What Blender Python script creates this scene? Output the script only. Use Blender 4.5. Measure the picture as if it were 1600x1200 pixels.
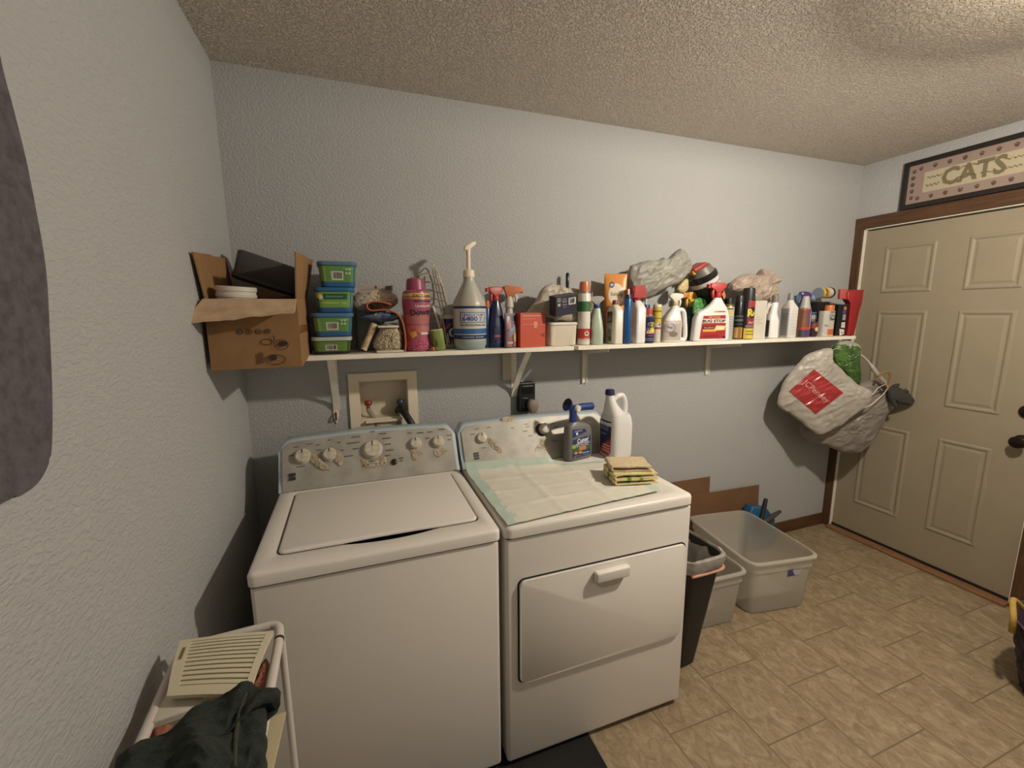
import bpy, bmesh, math, random
from mathutils import Vector, Matrix, noise
random.seed(7)
for o in list(bpy.data.objects): bpy.data.objects.remove(o)
S = bpy.context.scene
COL = S.collection
PI = math.pi
R = math.radians
V = Vector

# ------------------------------------------------------------------ camera, light, exposure
CAM = V((0.4277, -2.0130, 1.5349)); YAW, PITCH, ROLL, FPX = -0.34879, -0.16363, -0.00669, 676.82
_F = V((-math.sin(YAW)*math.cos(PITCH), math.cos(YAW)*math.cos(PITCH), math.sin(PITCH)))
_R = V((math.cos(YAW), math.sin(YAW), 0)); _U = _R.cross(_F)
CR = _R*math.cos(ROLL)+_U*math.sin(ROLL); CU = _U*math.cos(ROLL)-_R*math.sin(ROLL)
cd = bpy.data.cameras.new('camera'); cam = bpy.data.objects.new('camera', cd); COL.objects.link(cam)
cd.sensor_fit = 'HORIZONTAL'; cd.sensor_width = 36; cd.lens = 36*FPX/1600; cd.clip_start = 0.02
mw = Matrix.Identity(4)
for i in range(3):
    mw[i][0], mw[i][1], mw[i][2], mw[i][3] = CR[i], CU[i], -_F[i], CAM[i]
cam.matrix_world = mw; S.camera = cam
W = bpy.data.worlds.new('world'); S.world = W; W.use_nodes = True
W.node_tree.nodes['Background'].inputs[0].default_value = (0.55, 0.62, 0.7, 1)
W.node_tree.nodes['Background'].inputs[1].default_value = 0.02
LAMP = V((2.25, -1.47, 2.265))
ld = bpy.data.lights.new('ceiling_bulb', 'POINT'); ld.energy = 94; ld.shadow_soft_size = 0.042; ld.color = (1.0, 0.905, 0.775)
lo = bpy.data.objects.new('ceiling_bulb', ld); COL.objects.link(lo); lo.location = LAMP
S.view_settings.view_transform = 'Standard'; S.view_settings.look = 'None'
S.view_settings.exposure = 0.10; S.view_settings.gamma = 1.0; S.view_settings.use_curve_mapping = False

# ------------------------------------------------------------------ measuring helpers (photo point -> point in the room)
def ray(px, py): return _F + CR*((px-800)/FPX) - CU*((py-600)/FPX)
def at(px, py, y=None, x=None, z=None):
    d = ray(px, py)
    t = (y-CAM.y)/d.y if y is not None else ((x-CAM.x)/d.x if x is not None else (z-CAM.z)/d.z)
    return CAM + d*t
def atp(px, py, p0, n):
    d = ray(px, py); n = V(n); return CAM + d*((V(p0)-CAM).dot(n)/d.dot(n))
def fit(px0, px1, pt, pb, y):
    """x, width across the view, z bottom, z top of something standing at depth y"""
    c = at((px0+px1)/2, (pt+pb)/2, y=y)
    a = ray(px0, (pt+pb)/2).angle(ray(px1, (pt+pb)/2))
    return c.x, 2*(c-CAM).length*math.tan(a/2), at((px0+px1)/2, pb, y=y).z, at((px0+px1)/2, pt, y=y).z

# ------------------------------------------------------------------ materials
def lin(c):
    return tuple(((v/255/12.92) if v/255 <= 0.04045 else ((v/255+0.055)/1.055)**2.4) for v in c)
_m = {}
def mat(name, rgb, rough=0.5, metal=0.0, noise_amt=0.0, nscale=30, bump=0.0, bscale=200, rgb2=None, coat=0, trans=0, alpha=1, sub=0):
    if name in _m: return _m[name]
    m = bpy.data.materials.new(name); m.use_nodes = True; nt = m.node_tree; b = nt.nodes['Principled BSDF']
    c = lin(rgb)+(1,)
    b.inputs['Base Color'].default_value = c; b.inputs['Roughness'].default_value = rough; b.inputs['Metallic'].default_value = metal
    if coat: b.inputs['Coat Weight'].default_value = coat
    if trans: b.inputs['Transmission Weight'].default_value = trans
    if sub: b.inputs['Subsurface Weight'].default_value = sub
    tc = None
    if noise_amt or bump or rgb2:
        tc = nt.nodes.new('ShaderNodeTexCoord')
    if noise_amt or rgb2:
        n = nt.nodes.new('ShaderNodeTexNoise'); n.inputs['Scale'].default_value = nscale; n.inputs['Detail'].default_value = 4
        nt.links.new(tc.outputs['Object'], n.inputs['Vector'])
        r = nt.nodes.new('ShaderNodeValToRGB'); r.color_ramp.elements[0].position = 0.35; r.color_ramp.elements[1].position = 0.65
        k = 1-noise_amt
        r.color_ramp.elements[0].color = (lin(rgb2)+(1,)) if rgb2 else (c[0]*k, c[1]*k, c[2]*k, 1)
        r.color_ramp.elements[1].color = c
        nt.links.new(n.outputs['Fac'], r.inputs['Fac']); nt.links.new(r.outputs['Color'], b.inputs['Base Color'])
    if bump:
        n = nt.nodes.new('ShaderNodeTexNoise'); n.inputs['Scale'].default_value = bscale; n.inputs['Detail'].default_value = 3
        nt.links.new(tc.outputs['Object'], n.inputs['Vector'])
        bp = nt.nodes.new('ShaderNodeBump'); bp.inputs['Strength'].default_value = bump; bp.inputs['Distance'].default_value = 0.002
        nt.links.new(n.outputs['Fac'], bp.inputs['Height']); nt.links.new(bp.outputs['Normal'], b.inputs['Normal'])
    if alpha < 1:
        out = nt.nodes['Material Output']; tr = nt.nodes.new('ShaderNodeBsdfTransparent'); mx = nt.nodes.new('ShaderNodeMixShader')
        mx.inputs[0].default_value = alpha
        nt.links.new(tr.outputs[0], mx.inputs[1]); nt.links.new(b.outputs[0], mx.inputs[2]); nt.links.new(mx.outputs[0], out.inputs[0])
    _m[name] = m; return m
def pm(rgb, rough=0.45):
    """plain printed / moulded plastic colour"""
    l = .3*rgb[0]+.59*rgb[1]+.11*rgb[2]; rgb = [int(c*.84+l*.16) for c in rgb]
    return mat('plastic_%d_%d_%d' % tuple(rgb), rgb, rough)
def wall_mat(name, rgb, scale, strength, dist, stretch=(1, 1, 1), rough=0.85, lo=.40, hi=.62):
    m = bpy.data.materials.new(name); m.use_nodes = True; nt = m.node_tree; b = nt.nodes['Principled BSDF']
    b.inputs['Base Color'].default_value = lin(rgb)+(1,); b.inputs['Roughness'].default_value = rough
    b.inputs['Specular IOR Level'].default_value = 0.25
    tc = nt.nodes.new('ShaderNodeTexCoord'); mp = nt.nodes.new('ShaderNodeMapping'); mp.inputs['Scale'].default_value = stretch
    nt.links.new(tc.outputs['Object'], mp.inputs['Vector'])
    n = nt.nodes.new('ShaderNodeTexNoise'); n.inputs['Scale'].default_value = scale; n.inputs['Detail'].default_value = 3.5; n.inputs['Distortion'].default_value = 0.6
    nt.links.new(mp.outputs[0], n.inputs['Vector'])
    r = nt.nodes.new('ShaderNodeValToRGB'); r.color_ramp.elements[0].position = lo; r.color_ramp.elements[1].position = hi
    nt.links.new(n.outputs['Fac'], r.inputs['Fac'])
    n2 = nt.nodes.new('ShaderNodeTexNoise'); n2.inputs['Scale'].default_value = scale*4; n2.inputs['Detail'].default_value = 2
    nt.links.new(mp.outputs[0], n2.inputs['Vector'])
    ad = nt.nodes.new('ShaderNodeMath'); ad.operation = 'MULTIPLY_ADD'; ad.inputs[1].default_value = 0.35
    nt.links.new(n2.outputs['Fac'], ad.inputs[0]); nt.links.new(r.outputs['Color'], ad.inputs[2])
    bp = nt.nodes.new('ShaderNodeBump'); bp.inputs['Strength'].default_value = strength; bp.inputs['Distance'].default_value = dist
    nt.links.new(ad.outputs[0], bp.inputs['Height']); nt.links.new(bp.outputs['Normal'], b.inputs['Normal'])
    return m
def wood_mat(name, c1, c2, axis='X', rough=0.45, scale=9):
    m = bpy.data.materials.new(name); m.use_nodes = True; nt = m.node_tree; b = nt.nodes['Principled BSDF']
    b.inputs['Roughness'].default_value = rough
    tc = nt.nodes.new('ShaderNodeTexCoord'); mp = nt.nodes.new('ShaderNodeMapping')
    s = [12, 12, 12]; s['XYZ'.index(axis)] = 0.8; mp.inputs['Scale'].default_value = s
    nt.links.new(tc.outputs['Object'], mp.inputs['Vector'])
    n = nt.nodes.new('ShaderNodeTexNoise'); n.inputs['Scale'].default_value = scale; n.inputs['Detail'].default_value = 5
    nt.links.new(mp.outputs[0], n.inputs['Vector'])
    r = nt.nodes.new('ShaderNodeValToRGB'); r.color_ramp.elements[0].color = lin(c1)+(1,); r.color_ramp.elements[1].color = lin(c2)+(1,)
    r.color_ramp.elements[0].position = .3; r.color_ramp.elements[1].position = .7
    nt.links.new(n.outputs['Fac'], r.inputs['Fac']); nt.links.new(r.outputs['Color'], b.inputs['Base Color'])
    return m

WALL_RGB = (173, 173, 172)
M_wall = wall_mat('painted_textured_wall', WALL_RGB, 115, 0.5, 0.0026)
M_wall_l = wall_mat('painted_textured_wall_left', WALL_RGB, 88, 0.55, 0.0026, (1, 0.6, 1.3))
M_ceil = wall_mat('stippled_ceiling', (232, 221, 207), 105, 1.0, 0.006, lo=.44, hi=.58)
M_white = mat('appliance_enamel', (228, 222, 213), 0.35, bump=0.06, bscale=900)
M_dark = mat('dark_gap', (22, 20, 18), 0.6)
M_shelf = mat('cream_shelf_paint', (238, 232, 216), 0.5, noise_amt=.08)
M_brown = wood_mat('brown_trim_wood', (62, 41, 25), (98, 67, 41), 'Z')
M_brownx = wood_mat('brown_trim_wood_horizontal', (62, 41, 25), (98, 67, 41), 'Y')
M_door = mat('cream_door_paint', (150, 139, 117), 0.55, noise_amt=.05, nscale=6, bump=.15, bscale=160)
M_card = mat('cardboard', (146, 110, 70), 0.85, noise_amt=.12, nscale=14, bump=.2, bscale=90)
M_cardlt = mat('cardboard_pale_torn', (202, 172, 138), 0.9, noise_amt=.18, nscale=25, bump=.4, bscale=60)
M_steel = mat('dull_metal', (150, 146, 138), 0.35, metal=.8)
M_black = mat('black_plastic', (20, 20, 22), 0.4)
M_wire = mat('cream_coated_wire', (206, 194, 164), 0.5)
M_cream = mat('cream_plastic', (228, 214, 190), 0.5)
M_bag = mat('grey_plastic_film', (160, 156, 144), 0.35, bump=.5, bscale=60, noise_amt=.10, nscale=12)
M_bagw = mat('white_plastic_film', (205, 200, 188), 0.35, bump=.5, bscale=50, noise_amt=.12, nscale=10)
M_ink = mat('black_ink', (38, 34, 30), 0.7)

# ------------------------------------------------------------------ scene graph helpers
def thing(name, label, cat, loc=(0, 0, 0), rotz=0, group=None, rot=None):
    o = bpy.data.objects.new(name, None); COL.objects.link(o); o.empty_display_size = 0.05
    o.location = loc; o.rotation_euler = rot if rot else (0, 0, rotz)
    o['label'] = label; o['category'] = cat
    if group: o['group'] = group
    return o
def tag(o, label, cat, group=None):
    o['label'] = label; o['category'] = cat
    if group: o['group'] = group
    return o
def obj(name, bm, mats, parent=None, loc=None, rot=None, smooth=True, ang=35, normals=True):
    if normals: bmesh.ops.recalc_face_normals(bm, faces=bm.faces)
    me = bpy.data.meshes.new(name); bm.to_mesh(me); bm.free()
    for m in (mats if isinstance(mats, (list, tuple)) else [mats]): me.materials.append(m)
    if smooth:
        me.shade_smooth(); me.set_sharp_from_angle(angle=R(ang))
    o = bpy.data.objects.new(name, me); COL.objects.link(o)
    if parent: o.parent = parent
    if loc is not None: o.location = loc
    if rot is not None: o.rotation_euler = rot
    return o
def struct(name, bm, m, parent=None, **k):
    o = obj(name, bm, m, parent, **k)
    if not parent: o['kind'] = 'structure'
    return o

# ------------------------------------------------------------------ shape helpers
def add_box(bm, x0, x1, y0, y1, z0, z1, bev=0, seg=2, mi=0, M=None):
    vs = [bm.verts.new((x, y, z)) for z in (z0, z1) for y in (y0, y1) for x in (x0, x1)]
    fs = [bm.faces.new([vs[i] for i in f]) for f in ((0, 2, 3, 1), (4, 5, 7, 6), (0, 1, 5, 4), (2, 6, 7, 3), (0, 4, 6, 2), (1, 3, 7, 5))]
    for f in fs: f.material_index = mi
    if bev:
        es = list({e for f in fs for e in f.edges})
        r = bmesh.ops.bevel(bm, geom=es, offset=bev, segments=seg, affect='EDGES', profile=0.5)
        vs = list({v for f in r['faces'] for v in f.verts} | {v for v in vs if v.is_valid})
    if M is not None:
        bmesh.ops.transform(bm, matrix=M, verts=vs)
    return vs
def bx(x0, x1, y0, y1, z0, z1, bev=0, seg=2, M=None):
    bm = bmesh.new(); add_box(bm, x0, x1, y0, y1, z0, z1, bev, seg, 0, M); return bm
def ringpts(rx, ry, e, n, cx=0, cy=0):
    out = []
    for i in range(n):
        t = -PI/2 + 2*PI*i/n
        c, s = math.cos(t), math.sin(t)
        out.append((cx+rx*math.copysign(abs(c)**(2/e), c), cy+ry*math.copysign(abs(s)**(2/e), s)))
    return out
def norm_sec(s):
    z, rx, ry = s[0], s[1], s[2]
    return (z, rx, ry, s[3] if len(s) > 3 else 2, s[4] if len(s) > 4 else 0, s[5] if len(s) > 5 else 0)
def add_loft(bm, secs, n=40, cap0=True, cap1=True, mi=0):
    rings = []
    for s in map(norm_sec, secs):
        rings.append([bm.verts.new((x, y, s[0])) for x, y in ringpts(s[1], s[2], s[3], n, s[4], s[5])])
    for a, b in zip(rings, rings[1:]):
        for i in range(n):
            f = bm.faces.new((a[i], a[(i+1) % n], b[(i+1) % n], b[i])); f.material_index = mi
    if cap0: bm.faces.new(rings[0][::-1]).material_index = mi
    if cap1: bm.faces.new(rings[-1]).material_index = mi
    return rings
def loft(secs, n=40, **k):
    bm = bmesh.new(); add_loft(bm, secs, n, **k); return bm
def rounded(h, rx, ry, e=2, r=.006, z0=0):
    return [(z0, rx-r, ry-r, e), (z0+r*.3, rx-r*.3, ry-r*.3, e), (z0+r, rx, ry, e), (z0+h-r, rx, ry, e), (z0+h-r*.3, rx-r*.3, ry-r*.3, e), (z0+h, rx-r, ry-r, e)]
def add_tube(bm, pts, r, n=8, closed=False, mi=0):
    pts = [V(p) for p in pts]; N = len(pts); rings = []
    up = V((0.123, 0.31, 0.94))
    for i, p in enumerate(pts):
        a = pts[(i-1) % N] if (closed or i) else p; b = pts[(i+1) % N] if (closed or i < N-1) else p
        t = (b-a).normalized()
        u = (up - t*up.dot(t))
        if u.length < 1e-3: u = t.orthogonal()
        u.normalize(); up = u; w = t.cross(u)
        rr = r[i] if isinstance(r, (list, tuple)) else r
        rings.append([bm.verts.new(p+(u*math.cos(2*PI*k/n)+w*math.sin(2*PI*k/n))*rr) for k in range(n)])
    for i in range(N if closed else N-1):
        a, b = rings[i], rings[(i+1) % N]
        for k in range(n):
            bm.faces.new((a[k], a[(k+1) % n], b[(k+1) % n], b[k])).material_index = mi
    if not closed:
        bm.faces.new(rings[0][::-1]).material_index = mi; bm.faces.new(rings[-1]).material_index = mi
def tube(pts, r, n=8, closed=False):
    bm = bmesh.new(); add_tube(bm, pts, r, n, closed); return bm
def spline(ps, k=6, closed=False):
    ps = [V(p) for p in ps]; N = len(ps); out = []
    for i in range(N if closed else N-1):
        g = lambda j: ps[j % N] if closed else ps[max(0, min(N-1, j))]
        a, b, c, d = g(i-1), g(i), g(i+1), g(i+2)
        for s in range(k):
            t = s/k
            out.append(0.5*((2*b)+(c-a)*t+(2*a-5*b+4*c-d)*t*t+(3*b-a-3*c+d)*t**3))
    if not closed: out.append(ps[-1])
    return out
def add_prism(bm, pts, y0, y1, bev=0, mi=0, axis='y'):
    """outline in x,z extruded along y (or outline in y,z along x / x,y along z)"""
    def mk(a, b, t):
        return (a, t, b) if axis == 'y' else ((t, a, b) if axis == 'x' else (a, b, t))
    A = [bm.verts.new(mk(a, b, y0)) for a, b in pts]; B = [bm.verts.new(mk(a, b, y1)) for a, b in pts]
    n = len(pts); fs = [bm.faces.new(A), bm.faces.new(B[::-1])]
    for i in range(n): fs.append(bm.faces.new((A[i], B[i], B[(i+1) % n], A[(i+1) % n])))
    for f in fs: f.material_index = mi
    if bev:
        es = list(fs[0].edges)+list(fs[1].edges)
        bmesh.ops.bevel(bm, geom=es, offset=bev, segments=2, affect='EDGES', profile=.5)
def prism(pts, y0, y1, bev=0, axis='y'):
    bm = bmesh.new(); add_prism(bm, pts, y0, y1, bev, 0, axis); return bm
def rrect(x0, x1, z0, z1, r, k=5):
    out = []
    for cx, cz, a0 in ((x1-r, z1-r, 0), (x0+r, z1-r, 90), (x0+r, z0+r, 180), (x1-r, z0+r, 270)):
        for i in range(k+1):
            a = R(a0+90*i/k); out.append((cx+r*math.cos(a), cz+r*math.sin(a)))
    return out
def fbm(p, f):
    q = V(p)*f; return noise.noise(q)+0.5*noise.noise(q*2.1)+0.25*noise.noise(q*4.3)
def ridge(p, f):
    q = V(p)*f; return (1-abs(noise.noise(q))*2.2)*0.6+(1-abs(noise.noise(q*2.3+V((5, 1, 3))))*2.2)*0.3
def inflate(outline, front, tf, tb, amp=.008, freq=14, rings=16, mi=None, ctr=None, k=7, seed=0, hf=1):
    rings = int(rings*1.5); k = k+4
    """crumpled closed bag: an outline in the room, puffed forward and back"""
    P = spline(outline, k, closed=True); c = V(ctr) if ctr else sum(P, V())/len(P); f = V(front).normalized(); so = V((seed*3.1, seed, -seed))
    bm = bmesh.new(); N = len(P); rr = {}
    for side in (1, -1):
        T = tf if side > 0 else tb
        for i in range(rings):
            s = 1-i/rings
            if i == 0 and side < 0: rr[(side, 0)] = rr[(1, 0)]; continue
            row = []
            for p in P:
                q = c+(p-c)*s; dep = T*math.sqrt(max(0, 1-s**2.2))
                qs = q+so; qa = V((qs.x*.75+qs.z*.5, qs.y, qs.z*1.5-qs.x*.9)); n = (ridge(qa+f*side, freq)*1.1+hf*(.30*(1-abs(noise.noise(qa*freq*2.6))*3)+.35*abs(noise.noise((qa-so)*freq*1.3))))*amp
                row.append(bm.verts.new(q+f*side*(dep+n*(1 if i else .3))+(p-c).normalized()*(fbm(q+so, freq*1.4)*amp*.8)))
            rr[(side, i)] = row
        cv = bm.verts.new(c+f*side*(T+amp*.4))
        for i in range(rings-1):
            a, b = rr[(side, i)], rr[(side, i+1)]
            for j in range(N): bm.faces.new((a[j], a[(j+1) % N], b[(j+1) % N], b[j]))
        a = rr[(side, rings-1)]
        for j in range(N): bm.faces.new((a[j], a[(j+1) % N], cv))
    return bm
def slab(grid, thick, nvec=None):
    """cloth from a grid of points, given a real thickness"""
    bm = bmesh.new(); r, c = len(grid), len(grid[0])
    nv = [[None]*c for _ in range(r)]
    for i in range(r):
        for j in range(c):
            a = V(grid[min(i+1, r-1)][j])-V(grid[max(i-1, 0)][j]); b = V(grid[i][min(j+1, c-1)])-V(grid[i][max(j-1, 0)])
            n = a.cross(b); n = n.normalized() if n.length > 1e-9 else V((0, 0, 1))
            nv[i][j] = n
    A = [[bm.verts.new(V(grid[i][j])+nv[i][j]*thick/2) for j in range(c)] for i in range(r)]
    B = [[bm.verts.new(V(grid[i][j])-nv[i][j]*thick/2) for j in range(c)] for i in range(r)]
    for i in range(r-1):
        for j in range(c-1):
            bm.faces.new((A[i][j], A[i+1][j], A[i+1][j+1], A[i][j+1])); bm.faces.new((B[i][j], B[i][j+1], B[i+1][j+1], B[i+1][j]))
    for i in range(r-1):
        for j in (0, c-1): bm.faces.new((A[i][j], B[i][j], B[i+1][j], A[i+1][j]))
    for j in range(c-1):
        for i in (0, r-1): bm.faces.new((A[i][j], A[i][j+1], B[i][j+1], B[i][j]))
    return bm

# ------------------------------------------------------------------ printed labels: shapes mapped on a surface
_fonts = {}
def text_mesh(s, bold=0):
    key = (s, bold)
    if key in _fonts: return _fonts[key]
    cu = bpy.data.curves.new('lettering', 'FONT'); cu.body = s; cu.offset = bold; cu.resolution_u = 2
    o = bpy.data.objects.new('lettering', cu); COL.objects.link(o); bpy.context.view_layer.update()
    me = bpy.data.meshes.new_from_object(o.evaluated_get(bpy.context.evaluated_depsgraph_get()))
    vs = [(v.co.x, v.co.y) for v in me.vertices]; fs = [list(p.vertices) for p in me.polygons]
    bpy.data.objects.remove(o); bpy.data.curves.remove(cu); bpy.data.meshes.remove(me)
    xs = [v[0] for v in vs]; ys = [v[1] for v in vs]
    x0, x1, y0, y1 = min(xs), max(xs), min(ys), max(ys)
    _fonts[key] = ([((x-x0)/(x1-x0), (y-y0)/(y1-y0)) for x, y in vs], fs); return _fonts[key]
def decal(surf, shapes, parent, name='printed_label', nu=10, off=.0004, rough=.45):
    """shapes: ('r',u0,v0,u1,v1,rgb) ('e',uc,vc,ru,rv,rgb) ('p',[(u,v)..],rgb) ('t',text,u0,v0,u1,v1,rgb[,bold,rot]) ('b',u0,v0,u1,v1) barcode"""
    bm = bmesh.new(); cols = []
    def ci(rgb):
        rgb = tuple(rgb)
        if rgb not in cols: cols.append(rgb)
        return cols.index(rgb)
    k = 0; exp = []
    for s in shapes:
        if s[0] == 'b':
            _, a, b, c, d = s; exp.append(('r', a, b, c, d, (205, 200, 190)))
            w = c-a; x = a+w*.1
            while x < c-w*.1:
                t = w*random.choice((.02, .035, .05)); exp.append(('r', x, b+(d-b)*.15, x+t, d-(d-b)*.1, (40, 38, 40))); x += t+w*random.choice((.03, .045))
        else: exp.append(s)
    first = True
    for s in exp:
        o = off if s[0] == 'r' and first else off+.00012*(1+k % 40); first = False; k += 1
        if s[0] == 'r':
            _, u0, v0, u1, v1, c = s; c = ci(c)
            a = max(1, int(abs(u1-u0)*nu+.999)); b = max(1, int(abs(v1-v0)*6+.999))
            g = [[bm.verts.new(surf(u0+(u1-u0)*i/a, v0+(v1-v0)*j/b, o)) for j in range(b+1)] for i in range(a+1)]
            for i in range(a):
                for j in range(b): bm.faces.new((g[i][j], g[i+1][j], g[i+1][j+1], g[i][j+1])).material_index = c
        elif s[0] in 'ep':
            if s[0] == 'e':
                _, uc, vc, ru, rv, c = s; pts = [(uc+ru*math.cos(2*PI*i/24), vc+rv*math.sin(2*PI*i/24)) for i in range(24)]
            else:
                _, pts, c = s
                q = []
                for i in range(len(pts)):
                    a, b = pts[i], pts[(i+1) % len(pts)]
                    for t in range(4): q.append((a[0]+(b[0]-a[0])*t/4, a[1]+(b[1]-a[1])*t/4))
                pts = q
            c = ci(c); uc = sum(p[0] for p in pts)/len(pts); vc = sum(p[1] for p in pts)/len(pts)
            rings = [[bm.verts.new(surf(uc+(p[0]-uc)*f, vc+(p[1]-vc)*f, o)) for p in pts] for f in (1, .66, .33)]
            cv = bm.verts.new(surf(uc, vc, o)); n = len(pts)
            for a, b in zip(rings, rings[1:]):
                for i in range(n): bm.faces.new((a[i], a[(i+1) % n], b[(i+1) % n], b[i])).material_index = c
            for i in range(n): bm.faces.new((rings[2][i], rings[2][(i+1) % n], cv)).material_index = c
        elif s[0] == 't':
            _, t, u0, v0, u1, v1, c = s[:7]; bold = s[7] if len(s) > 7 else 0.01; rot = s[8] if len(s) > 8 else 0
            vs, fs = text_mesh(t, bold); c = ci(c); o2 = o+.0002
            uc, vc = (u0+u1)/2, (v0+v1)/2
            def mp(x, y):
                if rot == 90: return surf(u0+(u1-u0)*(1-y), v0+(v1-v0)*x, o2)
                if rot == -90: return surf(u0+(u1-u0)*y, v0+(v1-v0)*(1-x), o2)
                return surf(u0+(u1-u0)*x, v0+(v1-v0)*y+rot*(x-.5)*(v1-v0), o2)
            bv = [bm.verts.new(mp(x, y)) for x, y in vs]
            for f in fs:
                try: bm.faces.new([bv[i] for i in f]).material_index = c
                except ValueError: pass
    return obj(name, bm, [pm(c, rough) for c in cols], parent, smooth=False, normals=False)
def plane_map(o, ux, vz):
    """origin, u-axis vector (full width), v-axis vector (full height)"""
    o, ux, vz = V(o), V(ux), V(vz); n = ux.cross(vz).normalized()
    return lambda u, v, off: o+ux*u+vz*v+n*off
def loft_map(secs, s0, s1, z0, z1):
    """s0..s1 = fractions of the way round, 0 at the front (-y), positive to +x"""
    secs = [norm_sec(s) for s in secs]
    def sec(z):
        for a, b in zip(secs, secs[1:]):
            if a[0] <= z <= b[0]:
                t = (z-a[0])/max(1e-9, b[0]-a[0]); return [a[i]+(b[i]-a[i])*t for i in range(6)]
        return list(secs[0] if z < secs[0][0] else secs[-1])
    cache = {}
    def f(u, v, off):
        z = z0+(z1-z0)*v; kz = round(z, 5)
        if kz not in cache:
            s = sec(z); P = ringpts(s[1], s[2], s[3], 128, s[4], s[5]); L = [0]
            for i in range(128): a, b = P[i], P[(i+1) % 128]; L.append(L[-1]+math.hypot(b[0]-a[0], b[1]-a[1]))
            cache[kz] = (P, L)
        P, L = cache[kz]; tot = L[-1]; d = ((s0+(s1-s0)*u) % 1)*tot
        lo, hi = 0, 128
        while hi-lo > 1:
            m = (lo+hi)//2
            if L[m] <= d: lo = m
            else: hi = m
        a, b = P[lo], P[(lo+1) % 128]; t = (d-L[lo])/max(1e-9, L[lo+1]-L[lo])
        x, y = a[0]+(b[0]-a[0])*t, a[1]+(b[1]-a[1])*t
        tx, ty = b[0]-a[0], b[1]-a[1]; l = math.hypot(tx, ty) or 1
        return V((x+ty/l*off, y-tx/l*off, z))
    return f

# ------------------------------------------------------------------ room shell
RW, RH, RF = 3.57, 2.4467, -2.75
struct('floor', bx(-.1, RW+.1, RF-.1, .1, -.05, 0), None or mat('floor_placeholder', (150, 130, 100)))
fl = bpy.data.objects['floor']
def floor_mat():
    m = bpy.data.materials.new('stone_look_vinyl_tile'); m.use_nodes = True; nt = m.node_tree; b = nt.nodes['Principled BSDF']
    tc = nt.nodes.new('ShaderNodeTexCoord'); sp = nt.nodes.new('ShaderNodeSeparateXYZ'); cb = nt.nodes.new('ShaderNodeCombineXYZ')
    nt.links.new(tc.outputs['Object'], sp.inputs[0])
    ax = nt.nodes.new('ShaderNodeMath'); ax.operation = 'ADD'; ax.inputs[1].default_value = -0.23+.6
    ay = nt.nodes.new('ShaderNodeMath'); ay.operation = 'ADD'; ay.inputs[1].default_value = 0.155+.31*20
    nt.links.new(sp.outputs[0], ax.inputs[0]); nt.links.new(sp.outputs[1], ay.inputs[0])
    nt.links.new(ay.outputs[0], cb.inputs[0]); nt.links.new(ax.outputs[0], cb.inputs[1])
    br = nt.nodes.new('ShaderNodeTexBrick'); br.inputs['Scale'].default_value = 1; br.inputs['Brick Width'].default_value = .31; br.inputs['Row Height'].default_value = .30
    br.inputs['Mortar Size'].default_value = .0035; br.inputs['Mortar Smooth'].default_value = .6; br.offset = .5
    br.inputs['Color1'].default_value = (0, 0, 0, 1); br.inputs['Color2'].default_value = (1, 1, 1, 1); br.inputs['Mortar'].default_value = (.5, .5, .5, 1)
    nt.links.new(cb.outputs[0], br.inputs['Vector'])
    # stone streaks, shifted per tile
    mp = nt.nodes.new('ShaderNodeMapping'); mp.inputs['Scale'].default_value = (.95, 1.5, 1)
    mp.inputs['Rotation'].default_value = (0, 0, R(6))
    nt.links.new(cb.outputs[0], mp.inputs['Vector'])
    off = nt.nodes.new('ShaderNodeVectorMath'); off.operation = 'MULTIPLY_ADD'; off.inputs[1].default_value = (3, 7, 11)
    nt.links.new(br.outputs['Color'], off.inputs[0]); nt.links.new(mp.outputs[0], off.inputs[2])
    n = nt.nodes.new('ShaderNodeTexNoise'); n.inputs['Scale'].default_value = 15; n.inputs['Detail'].default_value = 9; n.inputs['Roughness'].default_value = .74; n.inputs['Distortion'].default_value = 1.0
    nt.links.new(off.outputs[0], n.inputs['Vector'])
    r = nt.nodes.new('ShaderNodeValToRGB'); e = r.color_ramp.elements
    e[0].position = .34; e[0].color = lin((118, 101, 79))+(1,); e[1].position = .66; e[1].color = lin((170, 153, 125))+(1,)
    x = r.color_ramp.elements.new(.5); x.color = lin((144, 126, 99))+(1,)
    nt.links.new(n.outputs['Fac'], r.inputs['Fac'])
    mx = nt.nodes.new('ShaderNodeMix'); mx.data_type = 'RGBA'; mx.inputs[7].default_value = lin((112, 94, 70))+(1,)
    nt.links.new(br.outputs['Fac'], mx.inputs[0]); nt.links.new(r.outputs['Color'], mx.inputs[6]); nt.links.new(mx.outputs[2], b.inputs['Base Color'])
    b.inputs['Roughness'].default_value = .5
    bp = nt.nodes.new('ShaderNodeBump'); bp.inputs['Strength'].default_value = .4; bp.inputs['Distance'].default_value = .001
    sb = nt.nodes.new('ShaderNodeMath'); sb.operation = 'MULTIPLY_ADD'; sb.inputs[1].default_value = -1.5
    nt.links.new(br.outputs['Fac'], sb.inputs[0]); nt.links.new(n.outputs['Fac'], sb.inputs[2]); nt.links.new(sb.outputs[0], bp.inputs['Height'])
    nt.links.new(bp.outputs['Normal'], b.inputs['Normal'])
    return m
fl.data.materials.clear(); fl.data.materials.append(floor_mat())
struct('ceiling', bx(-.1, RW+.1, RF-.1, .1, RH, RH+.05), M_ceil)
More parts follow.
